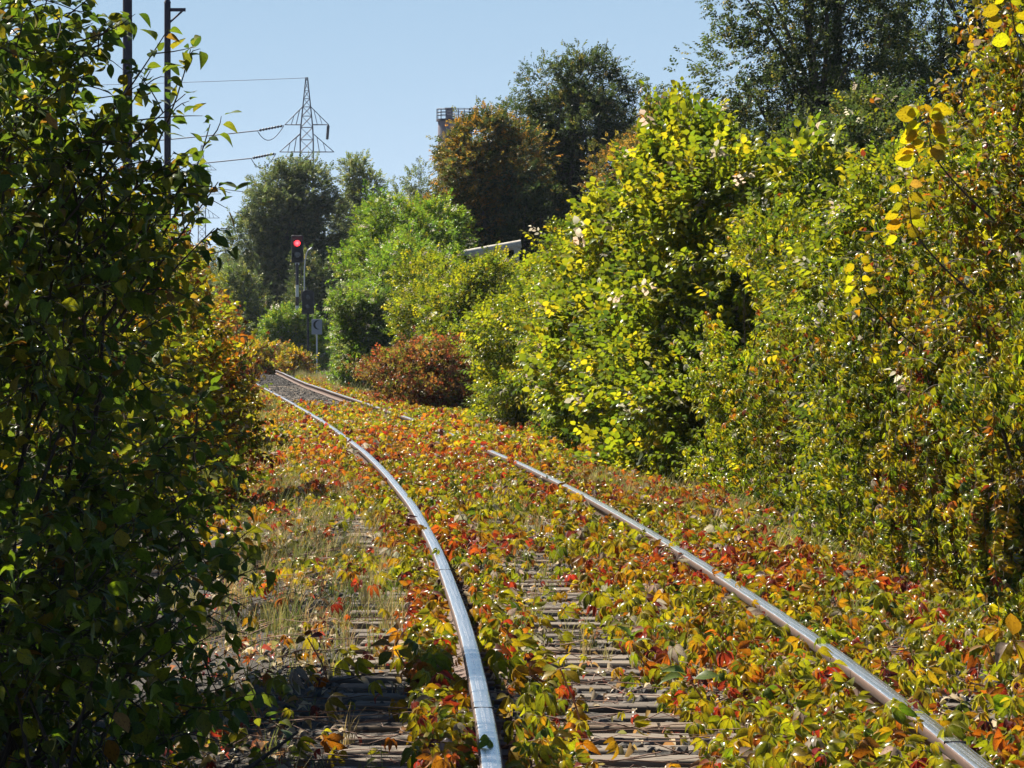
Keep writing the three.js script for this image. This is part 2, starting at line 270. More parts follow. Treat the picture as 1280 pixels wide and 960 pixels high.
// ---------------------------------------------------------------- the track: two rails on timber sleepers
{
  const track = thing('railway_track', 'single railway track curving away between overgrown bushes, rails polished on top', 'track');
  const sweep = (profile, off, d0, d1) => {               // profile: [lateral, height] going round; off: lateral place of the rail
    const pos = [], uv = [], idx = [], n = profile.length; let row = 0, step;
    for (let d = d0; ; d += step) {
      const D = Math.min(d, d1), s = slope(D), k = 1 / Math.hypot(1, s), wob = 0.006 * noise(off * 3, D * 0.13, 2), hob = 0.008 * noise(off, D * 0.1, 20);
      let acc = 0;
      for (let i = 0; i <= n; i++) {
        const [a, h] = profile[i % n], l = off + a + wob; if (i) acc += Math.hypot(a - profile[i - 1][0], h - profile[i - 1][1]);
        pos.push(leftRailX(D) + l * k, h + hob, -(D - l * s * k)); uv.push(acc * 4, D * 0.5);
        if (row && i) { const p = (row - 1) * (n + 1) + i - 1, q = row * (n + 1) + i - 1; idx.push(p, q, q + 1, p, q + 1, p + 1); }
      }
      row++; if (D >= d1) break; step = D < 60 ? 0.5 : 1.2;
    }
    const g = new THREE.BufferGeometry(); g.setAttribute('position', new THREE.Float32BufferAttribute(pos, 3)); g.setAttribute('uv', new THREE.Float32BufferAttribute(uv, 2)); g.setIndex(idx); g.computeVertexNormals(); return g;
  };
  const body = [[-0.0305, -0.0034], [-0.0352, -0.009], [-0.0355, -0.036], [-0.01, -0.05], [-0.008, -0.11], [-0.02, -0.125], [-0.06, -0.137], [-0.062, -0.15], [0.062, -0.15], [0.06, -0.137], [0.02, -0.125], [0.008, -0.11], [0.01, -0.05], [0.0355, -0.036], [0.0352, -0.009], [0.0305, -0.0034]].reverse();
  const head = [[-0.031, -0.0052], [-0.0305, -0.0032], [-0.026, -0.0018], [-0.016, -0.0006], [0, 0], [0.016, -0.0006], [0.026, -0.0018], [0.0305, -0.0032], [0.031, -0.0052]].reverse();
  const plateGeo = new RoundedBoxGeometry(0.022, 0.075, 0.62, 2, 0.006), bolt = new THREE.CylinderGeometry(0.014, 0.014, 0.03, 6).rotateZ(Math.PI / 2);
  for (const [off, joints] of [[0, [20.9, 33.4, 83]], [GAUGE, [19.1, 24.3, 49.4]]]) {
    const rail = mesh('rail', sweep(body, off, 4, 330), M.rust, track);
    rail.userData.label = off ? 'outer rail, half hidden by creeper in the distance' : 'inner rail with bright polished top';
    mesh('rail_head', sweep(head, off, 4, 330), M.railhead, rail);
    for (const j of joints) {
      const s = slope(j), a = Math.atan(s);
      for (const side of [-1, 1]) {
        const l = off + side * 0.024, f = mesh('fishplate', merge([plateGeo, ...[-0.22, -0.08, 0.08, 0.22].map(z => bolt.clone().translate(side * 0.02, 0, z))]), M.rust, rail);
        f.position.set(leftRailX(j) + l, -0.078, -j + l * s); f.rotation.y = a;
      }
      const gap = mesh('joint_gap', box(0.072, 0.02, 0.006), M.black, rail); gap.position.set(leftRailX(j) + off, -0.0085, -j + off * s); gap.rotation.y = a;
    }
  }
  const r = rngOf(5), shapes = [0, 1, 2, 3].map(k => {
    const g = new RoundedBoxGeometry(2.5 + k * 0.05, 0.15, 0.25, 2, 0.018), p = g.attributes.position, uv = [];
    for (let i = 0; i < p.count; i++) { const x = p.getX(i), y = p.getY(i), z = p.getZ(i); p.setZ(i, z * (1 + 0.08 * noise(x * 1.3, k * 7, z * 4))); p.setY(i, y + 0.006 * noise(x * 2, k * 5, z * 9)); uv.push(x / 1.3 + k * 0.37, (z + y) / 0.55 + k * 0.21); }
    g.setAttribute('uv', new THREE.Float32BufferAttribute(uv, 2)); g.computeVertexNormals(); return g;
  });
  const tie = merge([new RoundedBoxGeometry(0.34, 0.016, 0.15, 1, 0.004), bolt.clone().rotateZ(Math.PI / 2).translate(-0.13, 0.02, 0.04), bolt.clone().rotateZ(Math.PI / 2).translate(0.13, 0.02, -0.04), bolt.clone().rotateZ(Math.PI / 2).translate(0.13, 0.02, 0.045)]);
  for (let i = 0; i < 290; i++) {
    const d = 9 + i * 0.615 + (r() - 0.5) * 0.06, s = slope(d), a = Math.atan(s) + (r() - 0.5) * 0.018, k = 1 / Math.hypot(1, s), l = GAUGE / 2 + (r() - 0.5) * 0.06;
    const m = mesh('sleeper', shapes[i % 4], [M.wood, M.wood2, M.wood, M.wood3][Math.floor(r() * 4)], track);
    m.position.set(leftRailX(d) + l * k, -0.241 + (r() - 0.5) * 0.012, -(d - l * s * k)); m.rotation.set((r() - 0.5) * 0.03, a, (r() - 0.5) * 0.006);
    if (d < 42) for (const x of [-GAUGE / 2, GAUGE / 2]) { const t = mesh('tie_plate', tie, M.rust, m); t.position.set(x, 0.082, 0); }
  }
}

// ---------------------------------------------------------------- bushes and trees
const HOLLOWS = [[925, 390, 56, 0.3, 0.55, 7], [985, 270, 49, 0.5, 0.26, 7], [1235, 400, 31, 0.16, 0.3, 2.4], [1262, 640, 29.5, 0.2, 0.5, 1.6], [1150, 670, 35.5, 0.2, 0.25, 2], [725, 558, 78, 0.4, 0.14, 3], [1165, 275, 32, 0.2, 0.12, 1.5], [1110, 480, 37, 0.14, 0.34, 2.4], [860, 520, 60, 0.2, 0.25, 3]]
  .map(([px, py, d, rx, ry, rd]) => ({ x: (px - 640) * d / FOCAL, y: 1.3 + (424 - py) * d / FOCAL, d, rx, ry, rd }));   // cavities in the hedge where nothing grows
const inHollow = w => HOLLOWS.some(h => { const k = -w.z / h.d; return ((w.x - h.x * k) / h.rx) ** 2 + ((w.y - 1.3 - (h.y - 1.3) * k) / h.ry) ** 2 + ((-w.z - h.d) / h.rd) ** 2 < 1 + 0.6 * noise(w.x * 4, w.y * 4, w.z * 3); });
/* o: name, label, category, group; x, d (place), h, w, dep (size), lumps, layers [{geo, pal, len, dens, near}], stems, trunk, seed */
function plant(o) {
  const r = rngOf(o.seed), base = V(o.x, groundY(o.x, o.d) - 0.02, -o.d), g = thing(o.name, o.label, o.category ?? 'bush', [base.x, base.y, base.z], o.group);
  const lumps = o.lumps ? o.lumps.map(l => ({ c: V(l[0], l[1], l[2]), R: V(l[3], l[4], l[5] ?? l[3]) })) : [];
  const n = o.n ?? 14, lo = o.low ?? 0.05;
  if (!o.lumps) for (let i = 0; i < n; i++) {              // lumps spread through an upright, uneven envelope
    const t = (i + 0.5) / n, yy = lo + (1 - lo) * t, prof = o.profile === 'cone' ? 1.05 - 0.8 * t : o.profile === 'spread' ? 0.45 + 0.55 * Math.sin(Math.PI * Math.min(1, t * 0.62 + 0.2)) : o.profile === 'wall' ? 0.85 : Math.sqrt(Math.max(0.06, 1 - (2 * t - 0.9) ** 2 * 0.8));
    const a = i * 2.4 + r() * 1.2, rr = Math.sqrt(r()) * 0.74 * prof, k = (o.lump ?? 0.34) * (0.45 + r() * 0.85) * (0.55 + 0.45 * prof);
    lumps.push({ c: V(Math.cos(a) * rr * o.w / 2, yy * o.h - o.h * 0.08, Math.sin(a) * rr * o.dep / 2), R: V(k * o.w / 2 * 1.25, Math.min(k * o.h * 0.42, k * o.w * 0.62), k * o.dep / 2 * 1.25) });
  }
  // stems and limbs
  const wood = [], trunkTop = V((r() - 0.5) * 0.1 * o.w, o.h * (o.trunk ? 0.62 : 0.3), (r() - 0.5) * 0.1 * o.dep);
  const limb = (p, q, r0, r1, k = 5) => { const pts = [], rad = [], b = V(r() - 0.5, r() * 0.4, r() - 0.5).multiplyScalar(p.distanceTo(q) * 0.22); for (let i = 0; i <= k; i++) { const t = i / k; pts.push(p.clone().lerp(q, t).addScaledVector(b, Math.sin(Math.PI * t))); rad.push(lerp(r0, r1, Math.pow(t, 0.8))); } wood.push(tube(pts, rad, o.h > 4 ? 6 : 5)); return pts; };
  if (o.trunk) {
    const tp = []; for (let i = 0; i <= 7; i++) tp.push(V(noise(i * 0.5, o.seed, 1) * 0.06 * o.h, 0, 0).lerp(trunkTop, i / 7).add(V(noise(i * 0.6, o.seed, 5) * 0.02 * o.h * Math.sin(i / 7 * 3.1), 0, 0)));
    mesh('trunk', tube(tp, tp.map((_, i) => o.trunk * (1 - 0.62 * i / 7) * (i ? 1 : 1.25)), 9), o.bark ?? M.bark, g);
    for (const l of lumps) { const k = clamp((l.c.y / trunkTop.y) * 0.7, 0.25, 0.95), p = tp[Math.floor(k * 7)]; limb(p, l.c, o.trunk * 0.42, o.trunk * 0.1); }
  } else for (const l of lumps) { const p = V((r() - 0.5) * o.w * 0.35, 0, (r() - 0.5) * o.dep * 0.35); limb(p, l.c, o.stem ?? 0.014, (o.stem ?? 0.014) * 0.4); }
  const extra = o.shoots ?? 0, twigStarts = [];
  for (let i = 0; i < extra; i++) {                         // longer shoots that stand out of the outline
    const l = lumps[Math.floor(r() * lumps.length)]; if (l.c.x > (o.shootMax ?? 99)) continue; const dir = V((r() - 0.5) * 1.1, 0.7 + r() * 0.6, (r() - 0.5) * 1.1).normalize(), p = l.c.clone().addScaledVector(dir, l.R.y * 0.5), L = (o.shootLen ?? 0.5) * (0.6 + r() * 0.8);
    const pts = limb(p, p.clone().addScaledVector(dir, L), (o.stem ?? 0.012) * 0.5, 0.002, 6); twigStarts.push(pts);
  }
  for (const [a, b] of o.reach ?? []) twigStarts.push(limb(V(...a), V(...b), 0.007, 0.0018, 8));
  // foliage
  const N = V(), p = V(), tdir = V(), nn = V(), wp = V();
  const singles = [];
  for (const L of o.layers) {
    const list = [], geos = G[L.geo], isTwig = L.geo === 'oval' || L.geo === 'round';
    const put = (pos, t, nrm, s, col) => list.push({ m: frame(pos, t, nrm, s), c: col, v: Math.floor(r() * 12), p: pos.clone(), s });
    const twig = (start, dir, len, cnt, col0) => {
      const pts = [], side = V(r() - 0.5, r() - 0.5, r() - 0.5).cross(dir).normalize(), sag = 0.25 * len;
      for (let i = 0; i <= 4; i++) { const t = i / 4; pts.push(start.clone().addScaledVector(dir, len * t).add(V(0, -sag * t * t, 0)).addScaledVector(side, 0.12 * len * Math.sin(t * 3))); }
      wood.push(tube(pts, [0.0035, 0.003, 0.0026, 0.002, 0.0012], 3));
      leavesOn(pts, cnt, dir);
    };
    const leavesOn = (pts, cnt, dir) => {
      const cur = new THREE.CatmullRomCurve3(pts);
      for (let i = 0; i < cnt; i++) {
        const t = cnt > 1 ? 0.12 + 0.88 * i / (cnt - 1) : 1, q = cur.getPoint(t), tg = cur.getTangent(t), sd = V(r() - 0.5, r() - 0.5, r() - 0.5).cross(tg).normalize();
        const td = sd.multiplyScalar(1.1).addScaledVector(tg, 0.6).add(V((r() - 0.5) * 0.4, -0.45 * (L.hang ?? 1) * r(), (r() - 0.5) * 0.4));
        put(q, td, V((r() - 0.5) * 1.5, 0.45 + r() * 0.5, (r() - 0.5) * 1.5).addScaledVector(sunDir, 0.5), L.len * (0.6 + r() * 0.65), pick(L.pal, r));
      }
    };
    for (const l of lumps) {
      const area = 4 * Math.PI * Math.pow((Math.pow(l.R.x * l.R.y, 1.6) + Math.pow(l.R.x * l.R.z, 1.6) + Math.pow(l.R.y * l.R.z, 1.6)) / 3, 1 / 1.6), cnt = Math.round(area * L.dens);
      for (let i = 0; i < cnt; i++) {
        N.set(r() * 2 - 1, r() * 2 - 1, r() * 2 - 1); if (N.lengthSq() > 1 || N.lengthSq() < 0.01) { i--; continue; } N.normalize();
        const rad = (1 - (L.depth ?? 0.5) * Math.pow(r(), 1.8)) * (1 + 0.5 * noise(N.x * 2.4 + l.c.x, N.y * 2.4 + l.c.y, N.z * 2.4 + o.seed)) * (1 + (o.shag ?? 0.22) * Math.pow(r(), 3) * 1.6);
        p.copy(N).multiply(l.R).multiplyScalar(rad).add(l.c); if (p.y < 0.03) continue;
        let deep = false; for (const k of lumps) if (k !== l) { const a = (p.x - k.c.x) / k.R.x, b = (p.y - k.c.y) / k.R.y, c = (p.z - k.c.z) / k.R.z; if (a * a + b * b + c * c < 0.3) { deep = true; break; } } if (deep) continue;
        wp.copy(p).add(base); if (o.x > 0 && o.d < 90 && inHollow(wp)) continue;
        if (L.patch !== undefined && fbm(wp.x * (L.freq ?? 0.9) + o.seed, wp.y * (L.freq ?? 0.9), wp.z * (L.freq ?? 0.9) * 0.6) < L.patch) continue;
        if (noise(wp.x * 2.2 * (o.holeF ?? 1), wp.y * 2.2 * (o.holeF ?? 1), wp.z * 1.4 * (o.holeF ?? 1) + o.seed) < -(o.hole ?? 0.22) && r() < 0.8) continue;
        if (isTwig) { tdir.copy(N).multiplyScalar(0.7).add(V((r() - 0.5), 0.25 + (r() - 0.5) * 0.8, r() - 0.5)).normalize(); twig(p.clone(), tdir.clone(), L.len * (2.2 + r() * 2.2), 5 + Math.floor(r() * 4)); }
        else if (L.geo === 'creeper') {
          tdir.set(N.x * 0.6 + (r() - 0.5) * 0.9, -0.75 + (r() - 0.5) * 0.7, N.z * 0.6 + (r() - 0.5) * 0.9); nn.copy(N).multiplyScalar(0.7).add(V((r() - 0.5) * 1.1, 0.35, (r() - 0.5) * 1.1)).addScaledVector(sunDir, 0.5);
          put(p, tdir.clone(), nn.clone(), L.len * (0.55 + r() * 0.7), pick(L.pal, r));
        } else {
          tdir.copy(N).multiplyScalar(0.75).add(V((r() - 0.5) * 1.1, 0.35 + (r() - 0.5) * 0.8, (r() - 0.5) * 1.1)); nn.set(r() - 0.5, 0.5, r() - 0.5).addScaledVector(sunDir, 0.5);
          put(p, tdir.clone(), nn.clone(), L.len * (0.7 + r() * 0.6), pick(L.pal, r));
        }
      }
    }
    if (L === o.layers[0]) for (const pts of twigStarts) {
      if (isTwig) { leavesOn(pts, Math.round((o.shootLen ?? 0.5) / L.len * 3.4)); for (let i = 3; i < pts.length; i += 2) twig(pts[i].clone(), V(r() - 0.5, 0.2 + r() * 0.6, r() - 0.5).normalize(), L.len * (1.6 + r() * 1.6), 4); }
      else for (let i = 1; i < pts.length; i++) { put(pts[i], V(r() - 0.5, 0.5 + r() * 0.5, r() - 0.5), V(r() - 0.5, 0.3, r() - 0.5), L.len * (0.7 + r() * 0.5), pick(L.pal, r)); }
    }
    let rest = list;
    if (L.near && isTwig) {                                // the leaves that show largest become parts of their own
      const seen = list.map(e => { const w = e.p.clone().add(base), q = project(w); return { e, ok: Math.abs(q.x) < 1 && Math.abs(q.y) < 1, k: -w.z - e.s * 12 }; }).filter(a => a.ok).sort((a, b) => a.k - b.k).slice(0, L.near).map(a => a.e);
      const set = new Set(seen); rest = list.filter(e => !set.has(e)); for (const e of seen) singles.push({ e, g: geos[e.v % geos.length] });
    }
    copies(o.trunk ? 'crown' : 'foliage', geos, isTwig ? M.leafNear : L.geo === 'creeper' && o.d < 60 ? M.leafNear : M.leaf, rest, g);
  }
  for (let i = 0; i < (o.bare ?? 0); i++) {
    const l = lumps[Math.floor(r() * lumps.length)], dir = V(r() * 1.6 - 0.9, 0.5 + r() * 0.8, 0.2 + r() * 0.8).normalize(), q = l.c.clone(); q.z += l.R.z * 0.4; limb(q, q.clone().addScaledVector(dir, l.R.y * 1.2 + 0.25 * r()), 0.005, 0.0012, 6);
  }
  if (o.strands) {                                         // creeper hanging down in strands
    const list = [];
    for (let i = 0; i < o.strands; i++) {
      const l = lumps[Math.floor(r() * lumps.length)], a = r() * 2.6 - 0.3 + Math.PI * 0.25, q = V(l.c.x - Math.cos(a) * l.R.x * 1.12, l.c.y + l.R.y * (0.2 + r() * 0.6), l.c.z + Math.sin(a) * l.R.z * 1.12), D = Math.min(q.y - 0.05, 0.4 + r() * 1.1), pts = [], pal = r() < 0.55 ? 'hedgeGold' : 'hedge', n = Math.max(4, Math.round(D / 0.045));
      for (let k = 0; k <= 6; k++) pts.push(V(q.x + 0.06 * noise(i, k * 0.5, 3), q.y - D * k / 6, q.z + 0.06 * noise(i, k * 0.5, 7) + 0.05 * Math.sin(k / 6 * 3)));
      wood.push(tube(pts, pts.map(() => 0.0025), 3)); const cur = new THREE.CatmullRomCurve3(pts);
      for (let k = 0; k < n; k++) { const pp = cur.getPoint(r()); list.push({ m: frame(pp, V((r() - 0.5) * 1.2, -0.8, (r() - 0.5) * 1.2 + 0.2), V((r() - 0.5), 0.25, r() - 0.5).addScaledVector(sunDir, 0.6), 0.06 * (0.6 + r() * 0.6)), c: pick(pal, r).multiplyScalar(1.15), v: Math.floor(r() * 12) }); }
    }
    copies('hanging_creeper', G.creeper, M.leafNear, list, g);
  }
  if (wood.length) mesh('branches', merge(wood), o.bark ?? M.bark, g);
  for (const { e, g: geo } of singles) { const m = mesh('leaf', geo, leafMat(e.c), g); m.applyMatrix4(e.m); }
  return g;
}
const sp = (pal, len, dens, more) => ({ geo: 'sprig', pal, len, dens, ...more });
const as = (pal, len, dens, more) => ({ geo: 'aspen', pal, len, dens, ...more });
const cr = (pal, len, dens, more) => ({ geo: 'creeper', pal, len, dens, ...more });
const ov = (pal, len, dens, more) => ({ geo: 'oval', pal, len, dens, ...more });

// --- left of the track, near
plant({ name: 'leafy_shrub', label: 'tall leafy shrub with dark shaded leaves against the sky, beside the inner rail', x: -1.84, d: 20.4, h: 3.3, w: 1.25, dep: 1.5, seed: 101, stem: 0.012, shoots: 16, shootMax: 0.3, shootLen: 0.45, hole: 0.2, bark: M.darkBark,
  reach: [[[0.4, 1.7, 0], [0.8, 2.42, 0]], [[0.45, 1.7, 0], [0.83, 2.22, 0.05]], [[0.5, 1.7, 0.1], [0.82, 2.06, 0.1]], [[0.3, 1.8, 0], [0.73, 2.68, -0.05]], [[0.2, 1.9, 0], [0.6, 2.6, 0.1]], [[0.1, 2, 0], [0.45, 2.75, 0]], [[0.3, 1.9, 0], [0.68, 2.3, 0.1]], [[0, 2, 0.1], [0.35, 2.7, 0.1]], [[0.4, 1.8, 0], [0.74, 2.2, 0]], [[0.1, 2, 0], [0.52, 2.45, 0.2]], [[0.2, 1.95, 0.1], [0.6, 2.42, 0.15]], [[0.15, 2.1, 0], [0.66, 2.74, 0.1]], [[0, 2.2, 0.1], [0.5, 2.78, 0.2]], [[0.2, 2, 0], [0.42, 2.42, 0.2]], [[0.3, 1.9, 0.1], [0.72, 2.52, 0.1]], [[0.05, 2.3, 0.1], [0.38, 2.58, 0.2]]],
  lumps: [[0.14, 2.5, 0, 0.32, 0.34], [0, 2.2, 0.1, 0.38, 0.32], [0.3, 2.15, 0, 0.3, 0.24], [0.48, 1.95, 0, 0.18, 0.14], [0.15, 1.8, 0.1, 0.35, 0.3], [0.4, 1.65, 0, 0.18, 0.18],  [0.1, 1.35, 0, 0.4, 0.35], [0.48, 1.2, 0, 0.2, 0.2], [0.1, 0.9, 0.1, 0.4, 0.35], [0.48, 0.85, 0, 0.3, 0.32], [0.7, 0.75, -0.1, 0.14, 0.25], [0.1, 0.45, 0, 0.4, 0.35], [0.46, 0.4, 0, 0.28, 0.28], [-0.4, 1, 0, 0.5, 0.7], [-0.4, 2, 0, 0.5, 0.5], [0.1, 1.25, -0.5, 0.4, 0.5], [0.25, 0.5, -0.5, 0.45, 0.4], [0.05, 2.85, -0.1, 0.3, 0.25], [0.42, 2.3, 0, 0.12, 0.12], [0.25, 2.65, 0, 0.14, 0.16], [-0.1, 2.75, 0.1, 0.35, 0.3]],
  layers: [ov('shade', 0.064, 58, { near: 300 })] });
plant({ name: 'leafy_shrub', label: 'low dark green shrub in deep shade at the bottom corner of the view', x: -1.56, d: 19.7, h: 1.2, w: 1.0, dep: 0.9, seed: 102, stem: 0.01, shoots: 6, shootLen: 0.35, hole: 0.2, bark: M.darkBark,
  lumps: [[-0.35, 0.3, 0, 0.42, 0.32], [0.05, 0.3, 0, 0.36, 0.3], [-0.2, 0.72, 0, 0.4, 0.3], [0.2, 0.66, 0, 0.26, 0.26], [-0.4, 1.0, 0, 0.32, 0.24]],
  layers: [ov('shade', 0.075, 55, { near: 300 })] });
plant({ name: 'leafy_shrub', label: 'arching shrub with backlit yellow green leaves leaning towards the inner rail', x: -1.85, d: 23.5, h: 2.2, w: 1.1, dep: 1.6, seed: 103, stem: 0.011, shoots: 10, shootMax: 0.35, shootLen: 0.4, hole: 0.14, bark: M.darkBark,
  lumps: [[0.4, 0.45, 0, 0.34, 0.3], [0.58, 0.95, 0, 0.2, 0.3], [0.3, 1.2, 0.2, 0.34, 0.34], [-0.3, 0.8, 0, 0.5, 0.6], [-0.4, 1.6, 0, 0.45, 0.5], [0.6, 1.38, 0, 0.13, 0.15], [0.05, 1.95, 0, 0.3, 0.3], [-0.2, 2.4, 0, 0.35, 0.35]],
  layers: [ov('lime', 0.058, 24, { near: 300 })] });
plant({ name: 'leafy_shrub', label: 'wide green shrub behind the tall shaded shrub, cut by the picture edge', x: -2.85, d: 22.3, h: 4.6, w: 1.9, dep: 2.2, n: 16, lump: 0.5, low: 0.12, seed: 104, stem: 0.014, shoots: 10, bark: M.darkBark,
  layers: [ov('shade', 0.065, 27)] });  // height raised so that its shadow darkens the low corner shrub
plant({ name: 'added_shade_tree', category: 'tree', label: 'added tree mostly left of the view, placed to shade the near shrubs', x: -3.5, d: 26.8, h: 5.4, w: 3.0, dep: 3.4, n: 30, lump: 0.42, low: 0.12, trunk: 0.09, seed: 105,
  layers: [sp('shade', 0.07, 60)] });  // added mostly out of frame to throw shade on the near shrubs and verge
// --- left, second rank
plant({ name: 'golden_shrub', label: 'yellow leaved shrub glowing in the sun behind the shaded shrub', x: -2.5, d: 34, h: 3.0, w: 1.5, dep: 3, n: 16, lump: 0.45, seed: 111, stem: 0.012, shoots: 20, shootLen: 0.4,
  layers: [ov('lime', 0.06, 22), cr('hedgeGold', 0.06, 60, { patch: 0.1 })] });
plant({ name: 'golden_shrub', label: 'rounded yellow green shrub with orange tips left of the rail bend', x: -2.8, d: 42, h: 2.6, w: 1.45, dep: 3, n: 14, lump: 0.45, seed: 112, stem: 0.012, shoots: 18, shootLen: 0.35,
  layers: [ov('lime', 0.058, 21), cr('hedgeGold', 0.06, 90, { patch: 0 })] });
plant({ name: 'golden_shrub', label: 'yellow shrub hung with rusty creeper further along the inner rail', x: -3.4, d: 56, h: 2.5, w: 1.5, dep: 4, n: 14, lump: 0.45, seed: 113, shoots: 20, shootLen: 0.4,
  layers: [sp('hedgeGold', 0.06, 103), cr('rusty', 0.06, 90, { patch: 0.05 })] });
plant({ name: 'rusty_creeper_bush', label: 'rusty orange creeper bush overhanging the distant inner rail', x: -4.9, d: 84, h: 3.2, w: 2.1, dep: 5, n: 16, lump: 0.42, seed: 114, shoots: 24, shootLen: 0.45,
  layers: [cr('rusty', 0.075, 135), cr('hedgeGold', 0.07, 75)] });
plant({ name: 'rusty_creeper_bush', label: 'brown and orange creeper bush where the far rails disappear', x: -6.6, d: 118, h: 2.7, w: 2.4, dep: 6, n: 16, lump: 0.42, seed: 115, shoots: 24, shootLen: 0.5,
  layers: [cr('rusty', 0.08, 105), cr('hedge', 0.08, 60)] });

// --- right of the track, from the picture edge into the distance
plant({ name: 'creeper_hedge', label: 'creeper covered bush at the edge of the picture beside the outer rail', x: 3.05, d: 29.2, h: 2.4, w: 1.5, dep: 2.2, n: 22, lump: 0.46, low: 0.06, seed: 201, hole: 0.06, holeF: 0.75, strands: 110, bare: 14,
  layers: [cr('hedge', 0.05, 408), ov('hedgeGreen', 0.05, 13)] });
plant({ name: 'golden_aspen', label: 'yellowing young tree with orange leaves in the top corner of the picture', x: 3.15, d: 33, h: 4.3, w: 1.9, dep: 2.6, n: 22, lump: 0.4, low: 0.3, seed: 202, strands: 30, bare: 8, stem: 0.016, shoots: 16, shootLen: 0.5, hole: 0.2,
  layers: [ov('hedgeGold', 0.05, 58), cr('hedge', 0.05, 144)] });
plant({ name: 'creeper_hedge', label: 'bush draped in a yellow curtain of creeper with a bright orange crown', x: 2.75, d: 36.5, h: 2.05, w: 1.15, dep: 2, n: 18, lump: 0.45, seed: 203, hole: 0.06, holeF: 0.75, strands: 120, bare: 10,
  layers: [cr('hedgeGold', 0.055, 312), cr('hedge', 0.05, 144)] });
plant({ name: 'creeper_hedge', label: 'green and yellow creeper bush next to the deep dark hollow', x: 2.75, d: 43.5, h: 2.55, w: 1.5, dep: 3, n: 20, lump: 0.42, seed: 204, hole: 0.06, holeF: 0.75, strands: 80, bare: 12,
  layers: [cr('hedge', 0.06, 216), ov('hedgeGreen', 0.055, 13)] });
plant({ name: 'creeper_hedge', label: 'olive creeper bush rising above the dark hollow', x: 3.3, d: 50, h: 3.1, w: 1.9, dep: 3, n: 20, lump: 0.4, seed: 205, hole: 0.06, holeF: 0.75,
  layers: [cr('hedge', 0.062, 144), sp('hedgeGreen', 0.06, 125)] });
plant({ name: 'creeper_hedge', label: 'yellow bush with thick creeper behind the strip of dry grass', x: 3.1, d: 57, h: 2.3, w: 1.8, dep: 4, n: 20, lump: 0.4, seed: 206, hole: 0.06, holeF: 0.75, strands: 80, bare: 10,
  layers: [cr('hedge', 0.065, 192), cr('hedgeGold', 0.065, 96, { patch: 0.1 })] });
plant({ name: 'young_aspen', label: 'tall bright green young tree with round leaves, highest of the sunny hedge', x: 1.95, d: 66, h: 4.35, w: 2.9, dep: 4, n: 34, lump: 0.3, low: 0.05, profile: 'cone', seed: 207, stem: 0.018, shoots: 24, shootLen: 0.6, hole: 0.2,
  layers: [as('hedgeGreen', 0.07, 95), cr('hedge', 0.065, 110, { patch: -0.25 })] });
plant({ name: 'young_aspen', label: 'bright green sapling just right of the tallest sunny one', x: 3.4, d: 64, h: 3.9, w: 1.8, dep: 3, n: 20, lump: 0.36, seed: 208, stem: 0.016, shoots: 16, shootLen: 0.5,
  layers: [as('hedgeGreen', 0.08, 78), cr('hedge', 0.065, 61, { patch: 0.0 })] });
plant({ name: 'young_aspen', label: 'yellow green bushy sapling in the middle of the sunny hedge', x: 1.7, d: 76, h: 3.6, w: 2.2, dep: 4, n: 24, lump: 0.36, seed: 209, stem: 0.016, shoots: 22, shootLen: 0.5,
  layers: [as('hedgeGreen', 0.085, 69), cr('hedge', 0.07, 92, { patch: -0.05 })] });
plant({ name: 'creeper_hedge', label: 'creeper bush with golden flank below the pale concrete pipe', x: 1.15, d: 88, h: 3.35, w: 2.2, dep: 5, n: 22, lump: 0.38, seed: 210, shoots: 16, shootLen: 0.4,
  layers: [cr('hedge', 0.075, 111), sp('hedgeGreen', 0.07, 93)] });
plant({ name: 'green_bush', label: 'dull green bush at the left foot of the sunny hedge', x: 0.45, d: 106, h: 2.95, w: 2.6, dep: 6, n: 22, lump: 0.38, seed: 211, shoots: 16, shootLen: 0.4,
  layers: [sp('hedgeGreen', 0.075, 105), cr('hedge', 0.075, 61, { patch: 0.05 })] });
plant({ name: 'rusty_creeper_bush', label: 'low reddish brown creeper bush in front of the round green bush', x: -1.25, d: 131, h: 1.75, w: 5.0, dep: 6, n: 40, lump: 0.26, profile: 'spread', seed: 212, shoots: 16, shootLen: 0.4,
  layers: [cr('rusty', 0.08, 105), sp('rusty', 0.07, 20)] });
plant({ name: 'green_bush', label: 'olive bush filling the gap behind the reddish creeper', x: 0.4, d: 150, h: 3.6, w: 4, dep: 6, n: 24, lump: 0.36, seed: 213, shoots: 16, shootLen: 0.4,
  layers: [sp('hedgeGreen', 0.08, 81), cr('hedge', 0.08, 40)] });
plant({ name: 'round_green_bush', label: 'tall dense fresh green bush standing alone left of the hedge', x: -3.2, d: 180, h: 6.0, w: 5.0, dep: 5, n: 60, lump: 0.26, low: 0.02, profile: 'wall', seed: 214, shoots: 90, hole: 0.12, shootLen: 0.6,
  layers: [sp('green', 0.085, 78)] });
plant({ name: 'pale_undergrowth', label: 'pale leaved bush at the trackside foot of the round green bush', x: -4.1, d: 170, h: 3.0, w: 2.4, dep: 5, n: 36, lump: 0.36, profile: 'wall', seed: 215, shoots: 40,
  layers: [sp('green', 0.08, 92), sp('grey', 0.08, 46)] });
plant({ name: 'creeper_hedge', label: 'second row bush hung with creeper above the orange crowned curtain', x: 3.9, d: 41, h: 3.5, w: 2.2, dep: 3, n: 20, lump: 0.42, low: 0.2, seed: 216, hole: 0.06, holeF: 0.75,
  layers: [sp('hedge', 0.06, 147), cr('hedge', 0.06, 96)] });
